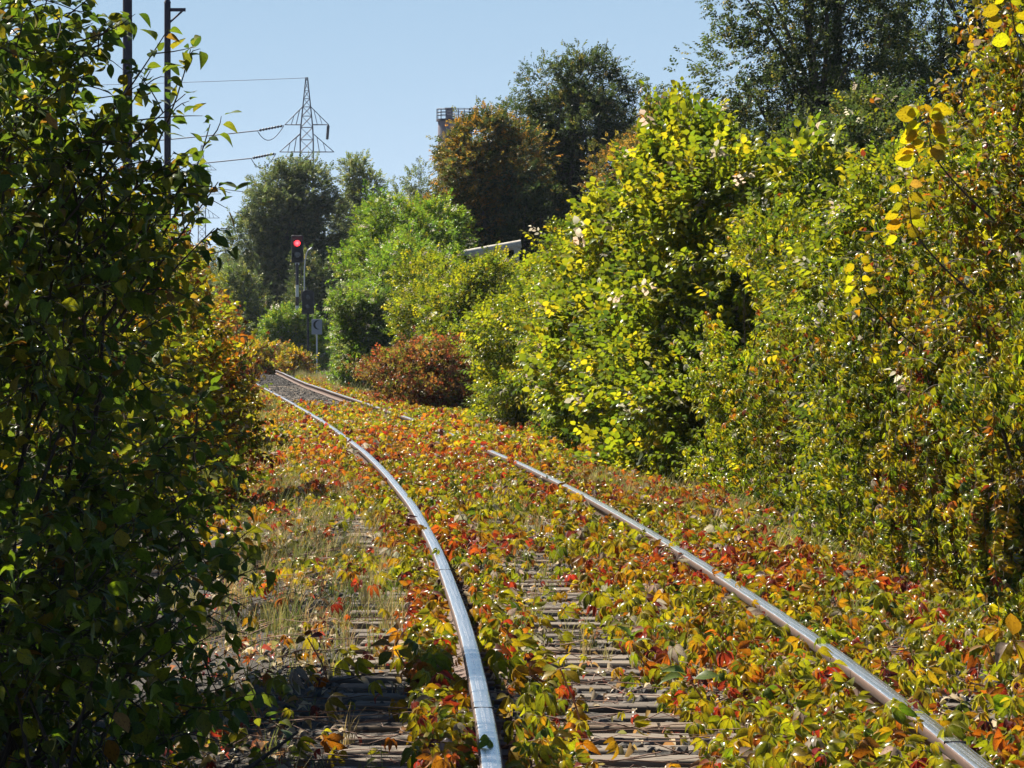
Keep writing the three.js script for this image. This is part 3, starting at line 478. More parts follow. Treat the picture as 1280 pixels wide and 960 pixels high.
plant({ name: 'creeper_hedge', label: 'second row olive bush above the green creeper and the hollow', x: 4.6, d: 58, h: 3.75, w: 2.6, dep: 4, n: 22, lump: 0.4, low: 0.2, seed: 217, hole: 0.06, holeF: 0.75,
  layers: [sp('hedgeGreen', 0.065, 147), cr('hedge', 0.065, 72, { patch: 0 })] });

plant({ name: 'green_bush', label: 'green bush deep inside the shady hollow of the hedge', x: 2.95, d: 73, h: 2.9, w: 1.8, dep: 3, n: 18, lump: 0.42, seed: 218,
  layers: [sp('hedgeGreen', 0.07, 60)] });
plant({ name: 'green_bush', label: 'green bush under the end of the pale concrete pipe', x: -0.7, d: 141, h: 3.45, w: 2.5, dep: 5, n: 22, lump: 0.4, seed: 219, shoots: 14, shootLen: 0.35,
  layers: [sp('hedgeGreen', 0.078, 94), cr('hedge', 0.075, 40, { patch: 0.05 })] });
plant({ name: 'young_aspen', label: 'leafy green sapling rising behind the dark hollow', x: 3.0, d: 79, h: 4.2, w: 2.6, dep: 3, n: 24, lump: 0.36, low: 0.2, seed: 220, stem: 0.016, shoots: 20, shootLen: 0.5,
  layers: [as('hedgeGreen', 0.08, 74)] });
plant({ name: 'green_bush', label: 'fresh green bush joining the tall green bush to the hedge', x: -2.6, d: 172, h: 4.7, w: 3.4, dep: 5, n: 34, lump: 0.34, profile: 'wall', seed: 221, shoots: 40, shootLen: 0.5,
  layers: [sp('green', 0.085, 70)] });
plant({ name: 'green_bush', label: 'olive bush left of the end of the pale concrete pipe', x: -1.8, d: 156, h: 3.6, w: 3.4, dep: 5, n: 34, lump: 0.34, profile: 'wall', seed: 222, shoots: 30, shootLen: 0.4,
  layers: [sp('hedgeGreen', 0.08, 66), cr('hedge', 0.08, 30)] });
plant({ name: 'creeper_hedge', label: 'creeper bush in front of the shady hollow, left of the orange crowned curtain', x: 2.7, d: 60.5, h: 3.0, w: 1.9, dep: 3, n: 26, lump: 0.4, seed: 223, hole: 0.1, holeF: 0.8, strands: 30, bare: 10,
  layers: [cr('hedge', 0.062, 140), sp('hedgeGreen', 0.06, 30)] });
plant({ name: 'young_aspen', label: 'yellow green sapling filling the hedge right of the tallest sunny one', x: 2.4, d: 64.8, h: 3.7, w: 2.4, dep: 3, n: 26, lump: 0.36, low: 0.12, seed: 224, stem: 0.016, shoots: 20, shootLen: 0.5,
  layers: [as('hedgeGreen', 0.068, 80), cr('hedge', 0.065, 90, { patch: -0.2 })] });
// --- trees behind
const TR = (o) => plant({ category: 'tree', name: 'broadleaf_tree', low: 0.22, n: 34, lump: 0.3, shoots: 30, shootLen: 0.7, ...o });
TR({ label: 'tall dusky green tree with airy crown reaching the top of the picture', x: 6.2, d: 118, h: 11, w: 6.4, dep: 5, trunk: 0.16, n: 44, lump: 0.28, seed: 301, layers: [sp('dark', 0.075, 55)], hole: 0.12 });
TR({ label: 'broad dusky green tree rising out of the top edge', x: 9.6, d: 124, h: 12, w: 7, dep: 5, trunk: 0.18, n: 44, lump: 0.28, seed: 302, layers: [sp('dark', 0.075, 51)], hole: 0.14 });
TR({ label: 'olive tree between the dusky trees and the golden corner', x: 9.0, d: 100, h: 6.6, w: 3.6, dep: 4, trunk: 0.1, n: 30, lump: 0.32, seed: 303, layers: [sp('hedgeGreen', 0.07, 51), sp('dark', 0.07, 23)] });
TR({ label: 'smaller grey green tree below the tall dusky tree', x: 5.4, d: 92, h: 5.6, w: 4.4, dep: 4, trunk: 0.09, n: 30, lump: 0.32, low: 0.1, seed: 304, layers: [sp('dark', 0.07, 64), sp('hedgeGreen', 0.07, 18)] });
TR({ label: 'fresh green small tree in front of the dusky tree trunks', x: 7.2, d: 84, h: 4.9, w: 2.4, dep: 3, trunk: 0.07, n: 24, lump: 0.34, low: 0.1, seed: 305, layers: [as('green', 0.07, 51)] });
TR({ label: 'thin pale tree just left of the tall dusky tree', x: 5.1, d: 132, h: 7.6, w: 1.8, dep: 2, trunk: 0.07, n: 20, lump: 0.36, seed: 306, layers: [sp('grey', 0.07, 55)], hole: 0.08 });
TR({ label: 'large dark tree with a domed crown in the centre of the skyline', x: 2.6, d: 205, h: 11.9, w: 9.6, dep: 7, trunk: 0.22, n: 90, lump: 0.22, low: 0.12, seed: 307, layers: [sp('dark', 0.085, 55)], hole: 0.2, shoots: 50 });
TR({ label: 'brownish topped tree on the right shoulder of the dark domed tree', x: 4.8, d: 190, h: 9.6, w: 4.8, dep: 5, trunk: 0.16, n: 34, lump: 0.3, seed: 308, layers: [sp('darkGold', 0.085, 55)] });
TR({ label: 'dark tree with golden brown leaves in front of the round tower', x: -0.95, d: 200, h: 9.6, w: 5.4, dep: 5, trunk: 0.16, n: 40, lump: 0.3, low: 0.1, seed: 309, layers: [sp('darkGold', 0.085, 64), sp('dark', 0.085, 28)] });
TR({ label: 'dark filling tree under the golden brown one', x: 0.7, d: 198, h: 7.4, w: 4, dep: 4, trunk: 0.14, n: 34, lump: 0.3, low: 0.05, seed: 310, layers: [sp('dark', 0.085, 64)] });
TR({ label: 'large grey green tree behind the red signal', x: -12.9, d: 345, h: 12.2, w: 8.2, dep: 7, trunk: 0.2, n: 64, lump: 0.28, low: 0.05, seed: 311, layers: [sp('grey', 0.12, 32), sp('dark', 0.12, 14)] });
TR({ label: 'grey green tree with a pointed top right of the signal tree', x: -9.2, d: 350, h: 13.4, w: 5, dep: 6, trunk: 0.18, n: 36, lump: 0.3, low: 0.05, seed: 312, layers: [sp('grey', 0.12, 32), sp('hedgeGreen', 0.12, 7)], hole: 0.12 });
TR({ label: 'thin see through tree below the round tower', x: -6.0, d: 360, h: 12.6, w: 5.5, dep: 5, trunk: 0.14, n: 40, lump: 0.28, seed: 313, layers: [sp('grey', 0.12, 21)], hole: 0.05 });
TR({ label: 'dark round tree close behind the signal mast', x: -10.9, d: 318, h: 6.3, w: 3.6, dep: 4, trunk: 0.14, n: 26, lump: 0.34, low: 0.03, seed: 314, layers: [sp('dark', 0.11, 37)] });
TR({ label: 'leafy tree left of the signal mast above the creeper', x: -13.7, d: 300, h: 5.4, w: 3.6, dep: 4, trunk: 0.12, n: 26, lump: 0.34, low: 0.03, seed: 315, layers: [sp('grey', 0.11, 32), sp('hedgeGreen', 0.11, 12)] });
for (const [i, [x, d, h, w, label]] of [[-25.5, 520, 9.2, 7, 'farthest low tree at the foot of the distant pylon'], [-21.8, 480, 8.6, 5, 'far low tree between the pylon foot and the signal tree'], [-29.5, 540, 9.8, 7, 'far low tree half hidden behind the shrubs by the posts']].entries())
  TR({ label, x, d, h, w, dep: 6, trunk: 0.16, n: 24, lump: 0.34, low: 0.03, seed: 321 + i, layers: [sp('grey', 0.16, 21)], shoots: 10 });
plant({ name: 'green_bush', label: 'bright green bush growing round the foot of the signal mast', x: -10.4, d: 277, h: 2.9, w: 3.6, dep: 2, n: 26, lump: 0.4, seed: 331, shoots: 10, layers: [sp('green', 0.11, 60)] });
plant({ name: 'rusty_creeper_bush', label: 'small rusty bush in front of the crescent plate', x: -8.75, d: 240, h: 1.1, w: 1.6, dep: 2, n: 12, lump: 0.4, seed: 332, layers: [cr('rusty', 0.1, 60), sp('hedgeGold', 0.09, 32)] });
plant({ name: 'rusty_creeper_bush', label: 'rusty low growth at the far end of the visible track', x: -10.6, d: 250, h: 1.3, w: 3, dep: 3, n: 14, lump: 0.4, profile: 'spread', seed: 333, layers: [cr('rusty', 0.1, 45), sp('hedgeGold', 0.1, 28)] });
plant({ name: 'dark_bush', label: 'dark bush left of the line beyond the last visible rails', x: -13.9, d: 262, h: 3.3, w: 3.6, dep: 4, n: 20, lump: 0.4, seed: 334, layers: [sp('grey', 0.1, 46), sp('dark', 0.1, 18)] });

// --- a sprig of round golden leaves in front of the corner bush
function goldenSprig(label, px, py, d, n, len, seed) {
  const r = rngOf(seed), x = (px - 640) * d / FOCAL, y = 1.3 + (424 - py) * d / FOCAL, g = thing('golden_branch', label, 'branch', [x, y, -d]);
  const pts = [V(0.34, -0.3, -0.5), V(0.16, -0.16, -0.2), V(0.02, 0, 0), V(0.0, 0.1, 0.02), V(-0.02, 0.2, 0.03)], cur = new THREE.CatmullRomCurve3(pts);
  mesh('twig', tube(cur.getPoints(14), Array.from({ length: 15 }, (_, i) => lerp(0.006, 0.0016, i / 14)), 5), M.darkBark, g);
  for (let i = 0; i < n; i++) {
    const t = lerp(0.46, 1, i / (n - 1)), p = cur.getPoint(t), a = (i % 2 ? 1 : -1), m = mesh('leaf', G.round[i % 2], leafMat(pick('gold', r)), g);
    p.x -= (1 - t) * (0.12 * r()); m.applyMatrix4(frame(p, V(a * (0.6 + r() * 0.6), -0.2 + r() * 0.9 - 0.5, 0.3 * (r() - 0.5)), V((r() - 0.5) * 0.6, (r() - 0.5) * 0.5, (r() - 0.5) * 0.4).addScaledVector(sunDir, 1), len * (0.75 + r() * 0.5)));
  }
}
goldenSprig('branch of round golden yellow leaves sticking out of the hedge, higher and larger one', 1160, 190, 27, 20, 0.082, 401);
goldenSprig('small branch of golden leaves below the larger golden branch', 1136, 286, 27.2, 10, 0.07, 402);
goldenSprig('single golden twig of orange yellow leaves lowest on the creeper curtain', 1076, 366, 32.5, 8, 0.066, 403);
goldenSprig('golden yellow leaves at the extreme top corner of the hedge', 1264, 40, 27.5, 8, 0.075, 404);

// ---------------------------------------------------------------- on the ground: creeper, litter, gravel, grass
const cover = (u, d) => {                                 // how thickly the creeper lies at that place beside the track's middle
  const n = fbm(u * 0.9 + 7, d * 0.13, 3);
  let c = 0.82 + n * 1.0 - 0.35 * smooth(0.15, 0.5, noise(u * 2.1, d * 0.5, 40)); c *= lerp(0.12, 1.15, smooth(-0.4, 0.2, fbm(u * 2.4, d * 0.8, 61)));
  if (d < 48) { c *= 1 - 0.93 * smooth(0.24, 0.14, Math.abs(u + 0.2) - 0.03 * n) * smooth(48, 34, d); c *= 1 - (d < 34 ? 0.9 : 0.6) * smooth(-0.9, -1.1, u + 0.05 * n); }
  if (d < 80) c *= 1 - 0.5 * smooth(-1.3, -1.6, u);
  if (u < -0.8 && d > 30 && d < 60) c *= 0.55;
  if (u > 1.3 && d > 38 && d < 62) c *= 0.6;
  if (d > 108) c *= 1 - 1.0 * smooth(98, 132, d + 16 * n) * smooth(0.85, 0.7, Math.abs(u - 0.05));
  if (Math.abs(u) > 2.4) c *= 0.5;
  return clamp(c, d > 108 ? 0 : 0.02, 1.3);
};
{
  const r = rngOf(900), mat = thing('creeper_carpet', 'carpet of yellow, orange and red creeper leaves covering the trackside and sleepers', 'creeper'), near = [], far = [];
  const lay = (d0, d1, dens, u0, u1, len, into) => {
    const n = Math.round((d1 - d0) * (u1 - u0) * dens);
    for (let i = 0; i < n; i++) {
      const d = lerp(d0, d1, r()), u = lerp(u0, u1, r()); if (r() > cover(u, d)) continue;
      const x = mid(d) + u, mound = (0.5 + 0.5 * fbm(x * 1.6, 4, d * 0.7)), onRail = smooth(0.12, 0.05, Math.abs(Math.abs(u) - 0.7525));
      if (onRail > 0.3 && (u < 0 ? r() < 0.985 : r() < (d > 62 && d < 120 && noise(3, d * 0.14, 8) > -0.1 ? 0.45 : 0.98))) continue;
      const top = 0.05 + 0.23 * mound * (u > -0.7 && u < 0.1 && d < 45 ? 0.55 : 1) * (u < -1 ? 0.6 : 1) ;
      const beside = smooth(0.34, 0.1, Math.abs(Math.abs(u) - 0.7525)) * (d < 130 ? 1 : 0); let y = groundY(x, d) + 0.02 + lerp(top, Math.max(top, 0.19), beside) * Math.pow(r(), 0.55); if (onRail > 0.3) y = Math.max(y, 0.01 + r() * 0.03); else if (d > 52 && u > -0.7 && u < 0.72 + 0.1) y = Math.min(y, -0.035 + (noise(3, d * 0.14, 8) > -0.1 ? 0.11 : 0) * r());
      const s = len * (0.42 + Math.pow(r(), 1.7) * 0.95), red = fbm(x * 0.55 + 20, 9, d * 0.16);
      const t = V(r() - 0.5, -0.15 - r() * 0.4, r() - 0.5), nn = V((r() - 0.5) * 1.5, 0.7, (r() - 0.5) * 1.5).addScaledVector(sunDir, 0.5);
      into.push({ m: frame(V(x, y, -d), t, nn, s), c: pick(red > 0.2 + (d > 60 ? -0.06 : 0) ? 'creeperRed' : 'creeper', r).multiplyScalar(1.05), v: Math.floor(r() * 12), d, s });
    }
  };
  lay(14, 40, 250, -1.9, 2.6, 0.074, near); lay(40, 70, 190, -2.4, 2.6, 0.08, near); lay(70, 205, 105, -2.8, 3, 0.092, far);
  for (const [a, b] of [[-1.0, -0.8], [0.5, 0.7], [0.81, 0.95]]) for (let i = 0; i < 2600; i++) {   // leaves that lean against the rails
    const d = lerp(14, 64, Math.pow(r(), 1.2)), u = lerp(a, b, r()), x = mid(d) + u; if (fbm(u * 2, d * 0.35, 12) < -0.3) continue;
    const s = 0.07 * (0.42 + Math.pow(r(), 1.7) * 0.8), e = V(x, lerp(groundY(x, d) + 0.03, -0.015, Math.pow(r(), 0.7)), -d);
    near.push({ m: frame(e, V(r() - 0.5, -0.3 - r() * 0.4, r() - 0.3), V((r() - 0.5) * 1.3, 0.6, (r() - 0.5) * 1.3).addScaledVector(sunDir, 0.5), s), c: pick(fbm(x * 0.55 + 20, 9, d * 0.16) > 0.2 ? 'creeperRed' : 'creeper', r), v: Math.floor(r() * 12), d, s });
  }
  const pickNear = near.map(e => { const p = V().setFromMatrixPosition(e.m), q = project(p); return { e, k: Math.abs(q.x) < 1 && Math.abs(q.y) < 1 ? e.s / e.d : 0 }; }).sort((a, b) => b.k - a.k).slice(0, 300).map(a => a.e), set = new Set(pickNear);
  copies('foliage', G.creeper, M.leafNear, near.filter(e => !set.has(e)), mat); copies('foliage', G.creeper, M.leaf, far, mat);
  for (const e of pickNear) mesh('leaf', G.creeper[e.v % 4], leafMat(e.c), mat).applyMatrix4(e.m);
  // trailing stems
  const stems = [];
  for (let i = 0; i < 1300; i++) {
    const d = 15 + 60 * Math.pow(r(), 1.4), u = lerp(-2.1, 2.4, r()), L = 0.3 + r() * 0.7, a = r() * 6.3, pts = [];
    for (let k = 0; k <= 5; k++) { const x = mid(d) + u + Math.cos(a) * L * k / 5 + 0.05 * noise(i, k * 0.6, 1), dd = d + Math.sin(a) * L * k / 5 + 0.05 * noise(i, k * 0.6, 9); if (Math.abs(Math.abs(x - mid(dd)) - 0.7525) < 0.05) break; pts.push(V(x, groundY(x, dd) + 0.04 + 0.06 * Math.abs(noise(i * 3, k * 0.7, 5)) + 0.02, -dd)); }
    if (pts.length > 2) stems.push(tube(pts, pts.map((_, k) => 0.0032 * (1 - k / 9)), 3));
  }
  tag(mesh('stems', merge(stems), S({ color: RGB(0.16, 0.09, 0.06), roughness: 0.9 }), mat), null, null, null, 'stuff');
}
// shoots that stand out singly near the camera
function shoot(label, px, py, d, dirs, len, pal, seed) {
  const r = rngOf(seed), x = (px - 640) * d / FOCAL, y0 = 1.3 + (424 - py) * d / FOCAL, gy = groundY(x, d), g = thing('creeper_shoot', label, 'creeper', [x, gy, -d]), top = V(0, y0 - gy, 0);
  mesh('stem', tube([V(0.1, -0.02, -0.06), V(0.06, top.y * 0.5, -0.03), top], [0.005, 0.004, 0.003], 5), S({ color: RGB(0.35, 0.14, 0.06), roughness: 0.8 }), g);
  for (const [a, b] of dirs) { const m = mesh('leaf', G.oval[Math.floor(r() * 3)], leafMat(pick(pal, r)), g); m.applyMatrix4(frame(top, V(Math.cos(a), b, 0.35 + r() * 0.3), V((r() - 0.5) * 0.7, 1, 0.35), len * (0.8 + r() * 0.35))); }
}
shoot('yellow green creeper leaf reaching over the outer rail at the bottom right', 1138, 886, 20.6, [[3.2, -0.1], [3.9, 0.1], [0.2, -0.5], [1.6, 0.3], [2.6, -0.3]], 0.085, 'lime', 501);
shoot('arching orange and yellow creeper leaf in the shade at the right picture edge', 1266, 800, 24, [[3.1, -0.7], [2.5, -1.2], [1.6, 1.2], [0.1, -0.5], [0.6, -1.3]], 0.1, 'creeper', 502);
shoot('upright yellow green creeper leaf right of the outer rail', 1232, 806, 25, [[1.2, 0.8], [0.4, 0.2], [2.6, -0.2], [3.1, -0.6]], 0.09, 'lime', 503);
shoot('orange creeper leaf standing beside the inner rail', 700, 836, 22, [[1.3, 0.9], [2.7, 0.2], [0.3, 0.2], [3.5, -0.4], [5.9, -0.5]], 0.08, 'gold', 504);
shoot('tall orange creeper leaf left of the inner rail', 494, 812, 24.5, [[1.2, 1.0], [2.4, 0.5], [0.2, -0.3], [3.3, -0.6]], 0.09, 'creeperRed', 505);
shoot('red creeper leaf on dark soil between the shrub and the sleeper ends', 384, 797, 25.5, [[0.3, 0.3], [1.5, 0.6], [2.9, 0], [4, -0.3]], 0.065, 'creeperRed', 506);
shoot('pair of bright yellow leaves at the edge of the dark shrub', 298, 851, 22.4, [[0.4, -0.2], [2.8, -0.2]], 0.06, 'gold', 507);
shoot('green broad leaved weed growing between the sleepers', 790, 805, 25, [[1.3, 1.6], [1.9, 1.1], [0.4, 0.5], [2.8, 0.3]], 0.095, 'green', 508);
shoot('green weed leaves low between the rails further forward', 862, 850, 23, [[0.1, 0.3], [3, 0.3], [2.4, 0.7]], 0.1, 'green', 509);
{
  const r = rngOf(77), list = [];                          // ballast stones
  const st = [0, 1, 2].map(k => { const g = new THREE.IcosahedronGeometry(1, 0), p = g.attributes.position; for (let i = 0; i < p.count; i++) { const f = 1 + 0.35 * noise(p.getX(i) * 2 + k * 5, p.getY(i) * 2, p.getZ(i) * 2); p.setXYZ(i, p.getX(i) * f, p.getY(i) * f * 0.7, p.getZ(i) * f); } g.computeVertexNormals(); return g; });
  const put = (d0, d1, n, u0, u1, s) => { for (let i = 0; i < n; i++) { const d = lerp(d0, d1, r()), u = lerp(u0, u1, r()), x = mid(d) + u, k = s * (0.5 + r()), c = 0.05 + r() * 0.09, m = new THREE.Matrix4().makeRotationFromEuler(new THREE.Euler(r() * 6, r() * 6, r() * 6)).scale(V(k, k, k)).setPosition(x, groundY(x, d) + k * 0.2, -d); list.push({ m, c: RGB(c * 1.12, c * 0.98, c * 0.84), v: Math.floor(r() * 3) }); } };
  put(12, 60, 12000, -1.7, 1.7, 0.022); put(60, 130, 5000, -1.6, 1.6, 0.028); put(125, 240, 16000, -1.4, 1.5, 0.034);
  for (const im of copies('ballast_gravel', st, M.stone, list, scene)) tag(im, 'grey ballast stones lying between and beside the sleepers', 'gravel', null, 'stuff');
}
{
  const r = rngOf(78), list = [], g = [0, 1].map(k => leafGeo({ width: 0.5, seg: 3, fold: 0.35, droop: 0.5 + k * 0.3, stalk: 0.05, twist: k ? 0.8 : -0.6 }));
  for (let i = 0; i < 26000; i++) {
    const d = 14 + 90 * Math.pow(r(), 1.4), u = lerp(-2.2, 2.5, r()), x = mid(d) + u; if (Math.abs(Math.abs(u) - 0.7525) < 0.07) continue; const k = r(); if (d < 48 && ((u > -0.5 && u < 0.1) || (u < -0.95 && u > -1.4)) && r() < 0.75) continue;
    list.push({ m: frame(V(x, groundY(x, d) + 0.015 + r() * 0.06, -d), V(r() - 0.5, (r() - 0.5) * 0.3, r() - 0.5), V((r() - 0.5) * 1.5, 1, (r() - 0.5) * 1.5), 0.03 + r() * 0.04), c: k < 0.6 ? RGB(0.2 + r() * 0.14, 0.12 + r() * 0.08, 0.06) : k < 0.72 ? RGB(0.3, 0.05, 0.03) : RGB(0.5, 0.4, 0.26), v: Math.floor(r() * 2) });
  }
  for (const im of copies('leaf_litter', g, M.leaf, list, scene)) tag(im, 'curled brown fallen leaves scattered over the track bed', 'leaf litter', null, 'stuff');
}
{
  const r = rngOf(79), list = [], tuft = k => { const q = rngOf(600 + k), a = []; for (let i = 0; i < 11; i++) { const h = 0.6 + q() * 0.6, l = q() * 6.3, b = 0.15 + q() * 0.5, w = 0.012 + q() * 0.012, pos = [], idx = [], c = Math.cos(l), s = Math.sin(l), ox = (q() - 0.5) * 0.25, oz = (q() - 0.5) * 0.25; for (let j = 0; j <= 3; j++) { const t = j / 3, x = ox + c * b * t * t * h, z = oz + s * b * t * t * h, y = h * t * (1 - 0.2 * t * b), ww = w * (1 - t * 0.9); pos.push(x - s * ww, y, z + c * ww, x + s * ww, y, z - c * ww); if (j) { const p = (j - 1) * 2; idx.push(p, p + 1, p + 3, p, p + 3, p + 2); } } const gg = new THREE.BufferGeometry(); gg.setAttribute('position', new THREE.Float32BufferAttribute(pos, 3)); gg.setIndex(idx); gg.computeVertexNormals(); a.push(gg); } return mergeGeometries(a); };
  const add = (d0, d1, u0, u1, n, h) => { for (let i = 0; i < n; i++) { const d = lerp(d0, d1, r()), u = lerp(u0, u1, r()), x = mid(d) + u, k = h * (0.5 + r() * 0.8); if (fbm(x, 2, d * 0.4) < -0.25) continue; const m = new THREE.Matrix4().makeRotationY(r() * 6.3).scale(V(k * 1.1, k, k * 1.1)).setPosition(x, groundY(x, d) - 0.01, -d), c = r(); list.push({ m, c: c < 0.55 ? RGB(0.34 + r() * 0.12, 0.27 + r() * 0.08, 0.11) : c < 0.85 ? RGB(0.24, 0.25, 0.06) : RGB(0.14, 0.18, 0.04), v: Math.floor(r() * 3) }); } };
  add(39, 62, 1.15, 2.6, 900, 0.22); add(30, 66, -2.1, -0.95, 700, 0.19); add(16, 30, -1.9, -1.1, 45, 0.16); add(44, 60, -0.5, 0.3, 160, 0.18); add(100, 250, -3.2, -1, 900, 0.3); add(26, 112, -2.6, 2.6, 2600, 0.17); add(16, 40, 1.6, 2.6, 160, 0.2); add(150, 250, 1.0, 3, 600, 0.35);
  for (const im of copies('dry_grass', [0, 1, 2].map(tuft), M.grass, list, scene)) tag(im, 'straw coloured dry grass tufts along both sides of the rails', 'grass', null, 'stuff');
}
{ // a broken branch lying at the foot of the dark shrub
  const g = thing('fallen_branch', 'thin dark fallen branch on the ground below the shaded shrub', 'branch', [-0.98, groundY(-0.98, 19.6), -19.6]);
  mesh('limb', tube([V(-0.12, 0.03, 0.05), V(0, 0.06, 0), V(0.12, 0.13, -0.02), V(0.27, 0.24, -0.05)], [0.011, 0.01, 0.008, 0.004], 6), M.darkBark, g);
  mesh('twig', tube([V(0.1, 0.12, -0.02), V(0.16, 0.1, 0.05), V(0.24, 0.12, 0.1)], [0.005, 0.004, 0.002], 5), M.darkBark, g);
}

// ---------------------------------------------------------------- signals and plates by the far track
{
  const d = 280, g = thing('railway_signal', 'black railway signal showing a red light on a banded mast', 'signal', [(371.5 - 640) * d / FOCAL, groundY(-10.2, d), -d]), k = d / FOCAL, gy = g.position.y;
  const Y = py => 1.3 + (424 - py) * k - gy, bands = [[329, 356, M.post], [356, 371, M.whitePaint], [371, 382, M.brownPaint], [382, 397, M.whitePaint], [397, 412, M.brownPaint], [412, 428, M.whitePaint]];
  for (const [a, b, m] of bands) mesh('mast_band', cyl(0.075, 0.075, Y(a) - Y(b) - 0.003, 14, 0, Y(b), 0), m, g);
  mesh('mast_foot', merge([cyl(0.085, 0.08, Y(428), 14), box(0.42, 0.16, 0.42, 0, 0.08, 0)]), M.concrete, g);
  const w = 15 * k, h = Y(294) - Y(328.5), back = mesh('signal_head', new RoundedBoxGeometry(w, h, 0.16, 3, 0.05).translate(0.01, Y(328.5) + h / 2, 0), M.black, g);
  mesh('bracket', box(0.2, 0.1, 0.1, 0, Y(328.5) - 0.05, 0), M.galv, g);
  for (const [py, mat, nm] of [[304, M.redLens, 'red_lamp'], [318.5, M.lens, 'dark_lamp']]) {
    const l = mesh(nm, new THREE.CylinderGeometry(0.135, 0.135, 0.03, 20).rotateX(Math.PI / 2).translate(0.01, Y(py), 0.096), mat, g);
    const hood = new THREE.CylinderGeometry(0.17, 0.16, 0.3, 20, 1, true, -Math.PI / 2 - 0.5, Math.PI + 1).rotateX(Math.PI / 2).translate(0.01, Y(py), 0.23);
    mesh('hood', hood, S({ color: RGB(0.012, 0.012, 0.013), roughness: 0.6, side: THREE.DoubleSide }), l);
  }
  mesh('ladder_rail', merge([bar([-0.05, 0, -0.25], [-0.05, Y(332), -0.12], 0.015), bar([0.2, 0, -0.25], [0.2, Y(332), -0.12], 0.015), ...Array.from({ length: 12 }, (_, i) => bar([-0.05, 0.3 * (i + 1), -0.24], [0.2, 0.3 * (i + 1), -0.24], 0.01))]), M.post, g);
  const lamp = new THREE.PointLight(RGB(1, 0.05, 0.05), 0.25, 0, 2); lamp.position.set(0.01, Y(304), 0.16); lamp.castShadow = true; lamp.name = 'red_lamp_light'; g.add(lamp);
}
{
  const d = 281, k = d / FOCAL, g = thing('gooseneck_pole', 'thin silver pole with a bent top right beside the red signal', 'pole', [(380.5 - 640) * d / FOCAL, groundY(-9.9, d), -d]), Y = py => 1.3 + (424 - py) * k - g.position.y, pts = [V(0, 0, 0), V(0, Y(345), 0), V(0.02, Y(330), 0), V(0.08, Y(320), 0), V(0.17, Y(313.5), 0), V(0.3, Y(310.5), 0)];
  mesh('pipe', tube(new THREE.CatmullRomCurve3(pts).getPoints(30), Array(31).fill(0.028), 10), M.galv, g);
  mesh('end_cap', cyl(0.045, 0.045, 0.06, 10, 0, 0, 0).rotateZ(-1.3).translate(0.3, Y(310.5), 0), M.galv, g);
}
{
  const d = 268, k = d / FOCAL, g = thing('shunting_signal', 'small unlit black signal with a rounded top, low beside the mast', 'signal', [(385 - 640) * d / FOCAL, groundY(-9.2, d), -d]), Y = py => 1.3 + (424 - py) * k - g.position.y;
  const w = 14.5 * k, h = Y(363) - Y(392), s = new THREE.Shape(); s.moveTo(-w / 2, 0); s.lineTo(w / 2, 0); s.lineTo(w / 2, h - w * 0.32); s.quadraticCurveTo(w / 2, h, w * 0.15, h); s.lineTo(-w * 0.15, h); s.quadraticCurveTo(-w / 2, h, -w / 2, h - w * 0.32); s.lineTo(-w / 2, 0);
  mesh('backboard', new THREE.ExtrudeGeometry(s, { depth: 0.12, bevelEnabled: true, bevelSize: 0.015, bevelThickness: 0.015, bevelSegments: 2 }).translate(0, Y(392), -0.06), M.black, g);
  mesh('post', cyl(0.05, 0.05, Y(392), 12), M.black, g);
  mesh('top_knob', merge([cyl(0.05, 0.035, 0.14, 12, -0.02, Y(363), 0)]), M.black, g);
  for (const py of [371, 383]) { const l = mesh('dark_lamp', new THREE.CylinderGeometry(0.1, 0.1, 0.03, 18).rotateX(Math.PI / 2).translate(0, Y(py), 0.09), M.lens, g); mesh('hood', new THREE.CylinderGeometry(0.125, 0.12, 0.16, 18, 1, true, -Math.PI / 2 - 0.4, Math.PI + 0.8).rotateX(Math.PI / 2).translate(0, Y(py), 0.16), S({ color: RGB(0.012, 0.012, 0.013), roughness: 0.6, side: THREE.DoubleSide }), l); }
}
{
  const d = 255, k = d / FOCAL, g = thing('crescent_plate', 'small pale grey trackside plate with a black crescent', 'sign', [(396 - 640) * d / FOCAL, groundY(-8.4, d), -d]), Y = py => 1.3 + (424 - py) * k - g.position.y;
  mesh('plate', new RoundedBoxGeometry(13 * k, 19 * k, 0.03, 2, 0.012).translate(0, Y(408.5), 0), S({ color: RGB(0.3, 0.33, 0.36), roughness: 0.5 }), g);
  const s = new THREE.Shape(); s.absarc(0.05, 0, 0.2, 1.05, -1.05 + Math.PI * 2, false); s.absarc(0.13, 0, 0.19, Math.PI * 2 - 1.35, 1.35, true);
  mesh('crescent', new THREE.ExtrudeGeometry(s, { depth: 0.006, bevelEnabled: false, curveSegments: 20 }).translate(0, Y(406), 0.018), M.black, g);
  mesh('post', cyl(0.03, 0.03, Y(400), 10, 0, 0, -0.05), M.galv, g);
}
